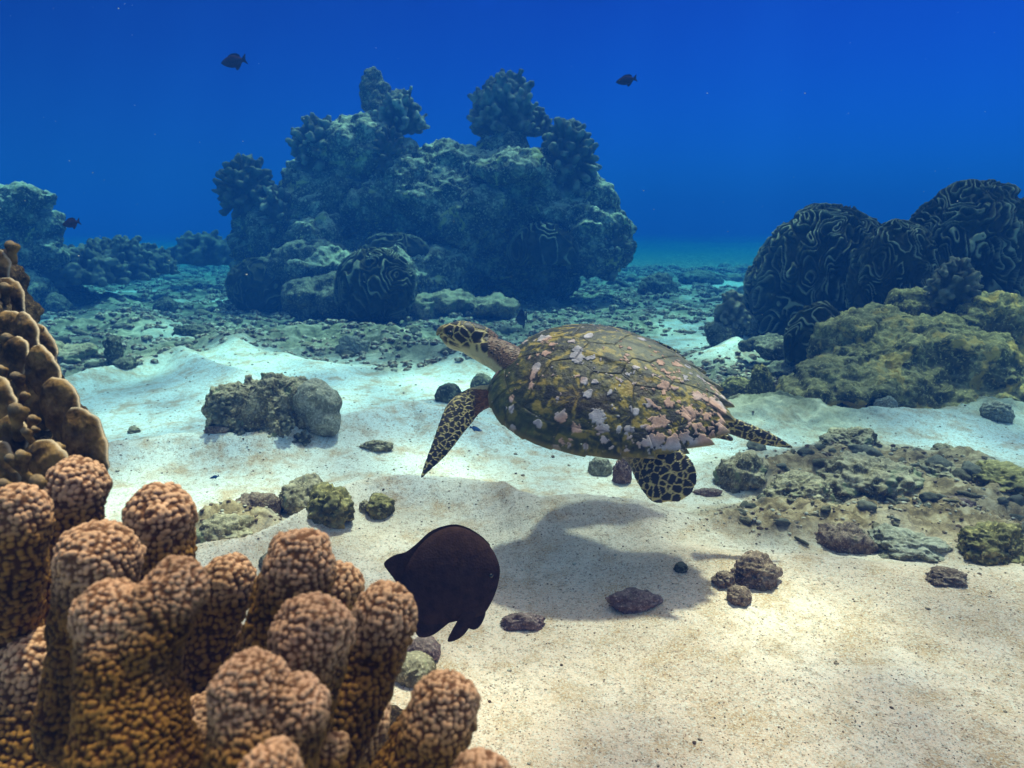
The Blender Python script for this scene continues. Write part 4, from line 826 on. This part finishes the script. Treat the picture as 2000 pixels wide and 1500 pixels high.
# ================================================================== foreground corals
def build_finger_coral():
    m, nt, b = mat('finger_coral'); co = N(nt, 'ShaderNodeTexCoord').outputs['Object']
    c = ramp(nt, noise(nt, co, 14, 4, .5), [(.38, (.11, .055, .008)), (.62, (.27, .135, .025))])  # sides darkened in the colour, standing in for shade among the fingers
    c = mix(nt, attr(nt, 'tip'), c, (.72, .45, .27)); c = mix(nt, ramp(nt, noise(nt, co, 22, 5, .65, .5), [(.56, g(0)), (.66, g(.6))]), c, (.20, .12, .05)); c = mix(nt, attr(nt, 'wart'), mix(nt, 1.0, c, (.22, .16, .11), 'MULTIPLY'), c)  # gaps between warts darkened in the colour as painted shade
    nt.links.new(c, b.inputs['Base Color']); b.inputs['Subsurface Weight'].default_value = .0; b.inputs['Roughness'].default_value = .75
    bump(nt, b, noise(nt, co, 500, 3, .6), .0008, .8)
    org = at(400, 1500, .75); e = empty('finger_coral', tuple(org), 'tan finger coral with fat warty knobs in the near left corner', 'coral')
    # each finger: spine (photo x, y, distance, half width in photo px)
    FG = [[[(150, 948, .74, 54), (140, 1010, .74, 52), (120, 1100, .73, 50), (90, 1220, .72, 55)]],
          [[(312, 1008, .70, 62), (312, 1075, .70, 58), (330, 1160, .70, 60), (350, 1300, .70, 62)]],
          [[(38, 998, .64, 52), (30, 1060, .64, 56), (10, 1200, .66, 60), (0, 1360, .7, 60)]],
          [[(192, 1098, .60, 76), (178, 1180, .60, 64), (165, 1280, .60, 60), (150, 1420, .6, 70)]],
          [[(220, 1205, .50, 70), (250, 1290, .50, 84), (260, 1400, .49, 100), (270, 1540, .48, 120)], [(345, 1150, .51, 56), (300, 1200, .50, 66), (270, 1290, .50, 80)]],
          [[(448, 1130, .69, 46), (438, 1180, .69, 44), (400, 1260, .69, 42), (370, 1360, .68, 48)]],
          [[(588, 1100, .63, 62), (575, 1160, .63, 66), (535, 1250, .63, 60), (500, 1350, .62, 66)], [(572, 1078, .64, 40), (560, 1120, .64, 46), (540, 1200, .64, 50)]],
          [[(665, 1140, .71, 40), (650, 1200, .71, 42), (620, 1280, .71, 46)]],
          [[(752, 1202, .61, 60), (735, 1270, .61, 58), (690, 1360, .60, 62), (630, 1470, .58, 74)]],
          [[(612, 1240, .53, 76), (600, 1300, .53, 68), (580, 1380, .53, 70)]],
          [[(490, 1355, .46, 74), (505, 1440, .46, 90), (510, 1560, .45, 110)], [(585, 1378, .46, 56), (545, 1430, .46, 80), (520, 1520, .46, 100)]],
          [[(868, 1378, .56, 64), (850, 1440, .56, 72), (790, 1540, .56, 80)]],
          [[(530, 1510, .40, 56), (535, 1580, .40, 64)]],
          [[(940, 1530, .47, 58), (930, 1600, .47, 64)]],
          [[(452, 1232, .70, 18), (455, 1290, .70, 20), (450, 1370, .70, 24)]],
          [[(655, 1455, .53, 22), (640, 1500, .53, 26), (620, 1560, .53, 36)]],
          [[(75, 1300, .66, 70), (60, 1400, .66, 80), (40, 1520, .64, 90)]],
          [[(95, 1190, .80, 44), (80, 1260, .8, 60), (60, 1380, .8, 70)]],
          [[(700, 1400, .66, 60), (680, 1480, .66, 66), (660, 1580, .66, 80)]],
          [[(395, 1400, .62, 44), (390, 1480, .6, 60), (380, 1580, .6, 80)]]]
    for i, fg in enumerate(FG):
        parts = []; tips = []
        for sp_ in fg:
            P = [at(x, y, D) - org for x, y, D, r in sp_]; R = [r * D / FPX for x, y, D, r in sp_]
            k = len(P); P2 = [P[0]] + [a * .5 + b_ * .5 for a, b_ in zip(P[:-1], P[1:])] + [P[-1]]; R2 = [R[0]] + [a * .5 + b_ * .5 for a, b_ in zip(R[:-1], R[1:])] + [R[-1]]
            parts.append(tube(P2, R2, 24, 28)); tips.append((P[0], R[0]))
        V, F = fuse(parts, .00098 if i in (4, 10, 12) else .0012, 1); V = smoothV(V, F, 3)
        s = 400 + i * 7; Nn = normals(V, F); V = V + Nn * (.0042 * fbm(V * 38, 3, s) + .002 * fbm(V * 90, 2, s + 1))[:, None]; Nn = normals(V, F)
        cs = (132 if i != 14 else 135) / fg[0][0][2]
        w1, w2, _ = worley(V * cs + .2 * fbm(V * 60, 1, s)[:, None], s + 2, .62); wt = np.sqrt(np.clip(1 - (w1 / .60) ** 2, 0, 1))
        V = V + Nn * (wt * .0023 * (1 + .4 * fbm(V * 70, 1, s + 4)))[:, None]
        tip = np.zeros(len(V))
        for (t, r) in tips: tip = np.maximum(tip, sstep(2.0, .7, np.linalg.norm(V - t, axis=1) / r) * sstep(-1.1, .4, (V - t)[:, 2] / r))
        tip = np.clip(tip * (.85 + .25 * fbm(V * 25, 2, s + 5)), 0, 1)
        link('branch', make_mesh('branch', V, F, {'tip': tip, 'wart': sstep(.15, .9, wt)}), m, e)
    # the old colony base it grows from
    k = .8 / FPX
    bb = [(150, 1480, .80, .13, .10, .12), (400, 1520, .82, .14, .12, .12), (620, 1580, .80, .12, .12, .10), (30, 1400, .82, .10, .10, .14), (760, 1640, .78, .12, .12, .08), (300, 1480, .80, .08, .06, .08)]
    parts = [blob(at(*q[:3]) - org, q[3:6], 3, .3, 60 + j) for j, q in enumerate(bb)] + [blob((-.06, .0, -.28), (.24, .16, .26), 3, .25, 71)]
    V, F = fuse(parts, .006); V = rough(V, F, 73, .012, .014, .004, 9)
    mb = rock_mat('old_coral_base', (.02, .012, .008), (.055, .035, .018), (.20, .15, .07), (.22, .015, .008), 4, 0, (.4, .4, .3), .60, 2)
    tag(link('base', make_mesh('base', V, F), mb, e), 'dark overgrown base with red patches')
build_finger_coral()

def build_plate_coral():
    m, nt, b = mat('plate_coral'); co = N(nt, 'ShaderNodeTexCoord').outputs['Object']
    c = ramp(nt, noise(nt, co, 30, 6, .65), [(.38, (.022, .013, .004)), (.5, (.085, .05, .015)), (.62, (.22, .14, .05))])
    nt.links.new(mix(nt, attr(nt, 'rim'), c, (.50, .44, .32)), b.inputs['Base Color']); bump(nt, b, noise(nt, co, 130, 5, .7), .003, .9)
    org = at(20, 900, .95); e = empty('plate_coral', tuple(org), 'brown plate coral with pale rounded rims stacked up the left edge', 'coral')
    # plates: photo x, y, distance, half width, half height in photo px, tilt, lean
    PL = [(150, 890, .88, 66, 78, -.25, .5), (165, 930, .84, 52, 60, .1, .5), (72, 775, .95, 66, 72, -.3, .5), (70, 690, 1.02, 52, 60, -.4, .5), (105, 820, .98, 50, 66, -.5, .6), (15, 590, 1.05, 42, 48, -.2, .5), (-5, 525, 1.08, 30, 36, .2, .6),
          (88, 905, .80, 58, 46, -.2, .4), (20, 640, .95, 34, 34, .2, .4), (30, 700, .92, 30, 44, .3, .4), (-20, 800, .85, 62, 70, .2, .4), (168, 868, .83, 50, 74, -.35, .3), (122, 800, .87, 48, 66, -.35, .3), (86, 728, .90, 40, 54, -.35, .3), (50, 655, .94, 34, 46, -.3, .3), (-10, 920, .80, 60, 60, .1, .5), (20, 860, .83, 40, 52, .4, .3)]
    for i, (px, py, D, a, h, tl, lean) in enumerate(PL):
        k = D / FPX; nr, na = 40, 120; r = np.linspace(0.001, 1, nr); t = np.linspace(0, 2 * math.pi, na, endpoint=False); R, T = np.meshgrid(r, t, indexing='ij'); R, T = R.ravel(), T.ravel()
        o = 1 + .10 * fbm(np.stack([np.cos(T) * 1.6 + i, np.sin(T) * 1.6, 0 * T], 1), 3, 500 + i) + .03 * np.sin(T * 5 + i)
        x, z = np.cos(T) * R * o * a * k, np.sin(T) * R * o * h * k; th_ = .0055 * np.sqrt(np.maximum(1 - R ** 10, 0)) ; dome = .22 * a * k * (1 - R ** 2)
        V = []
        for s in (-1, 1):
            y = s * th_ - dome * (1 if s < 0 else .6) + lean * z * .35 + .004 * fbm(np.stack([x, x * 0, z], 1) * 60, 3, 510 + i); V.append(np.stack([x, y, z], 1))
        V = np.concatenate(V); V = V @ np.array(Euler((0, tl, -.25)).to_matrix()).T + (at(px, py, D) - org); F = grid_faces(nr, na, False, True)
        rim = np.tile(sstep(.965, 1.0, R) * .7 + .06 * sstep(.0, .4, fbm(np.stack([x, z, 0 * x], 1) * 50, 2, 520 + i)), 2)
        ring = np.stack([np.arange(na) + (nr - 1) * na, (np.arange(na) + 1) % na + (nr - 1) * na, (np.arange(na) + 1) % na + (2 * nr - 1) * na, np.arange(na) + (2 * nr - 1) * na], 1)
        link('plate', make_mesh('plate', V, [F, F[:, ::-1] + nr * na, ring], {'rim': rim}), m, e)
    KN = [(62, 818, .82, 13, 40, .4), (48, 842, .80, 12, 34, -.3), (66, 838, .81, 10, 26, .8), (112, 872, .80, 13, 26, .6), (40, 888, .77, 15, 60, .1), (18, 895, .77, 14, 54, -.5), (72, 940, .72, 20, 40, .3), (46, 770, .86, 10, 30, .5), (30, 735, .88, 14, 40, -.2), (12, 660, .92, 15, 36, .2), (0, 720, .88, 12, 50, .1),
          (70, 640, .98, 12, 30, .5), (8, 560, 1.0, 14, 30, .2), (30, 800, .80, 20, 60, .2), (5, 945, .7, 16, 50, -.3), (20, 480, 1.08, 14, 30, .1)]
    for i, (px, py, D, r, h, ln) in enumerate(KN):
        r *= .72; k = D / FPX; p = at(px, py, D) - org; d = np.array([math.sin(ln), -.25, math.cos(ln)]) * h * k
        V, F = fuse([tube([p - d, p - d * .4, p], [r * k * .8, r * k * .8, r * k], 10, 12), tube([p - d * .5, p + np.array([r * k * 1.2, 0, -r * k * .3])], [r * k * .6, r * k * .75], 6, 10)], .0022, 1)
        V = V + normals(V, F) * (.0012 * fbm(V * 90, 3, 540 + i))[:, None]; rim = sstep(1.6, .4, np.linalg.norm(V - p, axis=1) / (r * k)) * sstep(-.6, .6, (V - p)[:, 2] / (r * k)) * .35
        link('knob', make_mesh('knob', V, F, {'rim': rim}), m, e)
    parts = [blob(at(*q[:3]) - org, q[3:6], 3, .3, 80 + j) for j, q in enumerate([(-15, 620, 1.12, .05, .07, .10), (-5, 760, 1.08, .065, .09, .13), (70, 880, 1.0, .07, .08, .10), (-60, 800, 1.02, .08, .1, .22), (60, 1000, .98, .08, .08, .12), (-40, 640, 1.15, .06, .06, .12)])] + [blob((-.10, .10, -.42), (.16, .14, .40), 3, .2, 90), blob((-.09, .08, -.05), (.06, .08, .2), 3, .2, 91)]
    V, F = fuse(parts, .006); V = rough(V, F, 92, .012, .016, .004, 8)
    link('base', make_mesh('base', V, F), rock_mat('plate_coral_base', (.012, .009, .006), (.05, .035, .018), (.16, .12, .06), (.10, .08, .04), 4, 0, (.4, .4, .3), .62, 2), e)
build_plate_coral()

def build_specks():
    rr = np.random.default_rng(11); V0, F0 = ico(1); VV, FF = [], []
    for i in range(170):
        D = rr.uniform(.9, 7); p = at(rr.uniform(-100, 2100), rr.uniform(0, 900), D)
        if p[2] < .1: continue
        VV.append(V0 * rr.uniform(.0006, .0016) * np.array([1, .7, .6]) * (1 + .15 * D) + p); FF.append(F0 + 42 // 42 * len(V0) * (len(VV) - 1))
    m, nt, b = mat('drifting_specks'); b.inputs['Base Color'].default_value = (.6, .6, .5, 1)
    tag(link('drifting_specks', make_mesh('drifting_specks', np.concatenate(VV), np.concatenate(FF)), m), 'tiny pale specks drifting in the water', None, None, 'stuff')
build_specks()
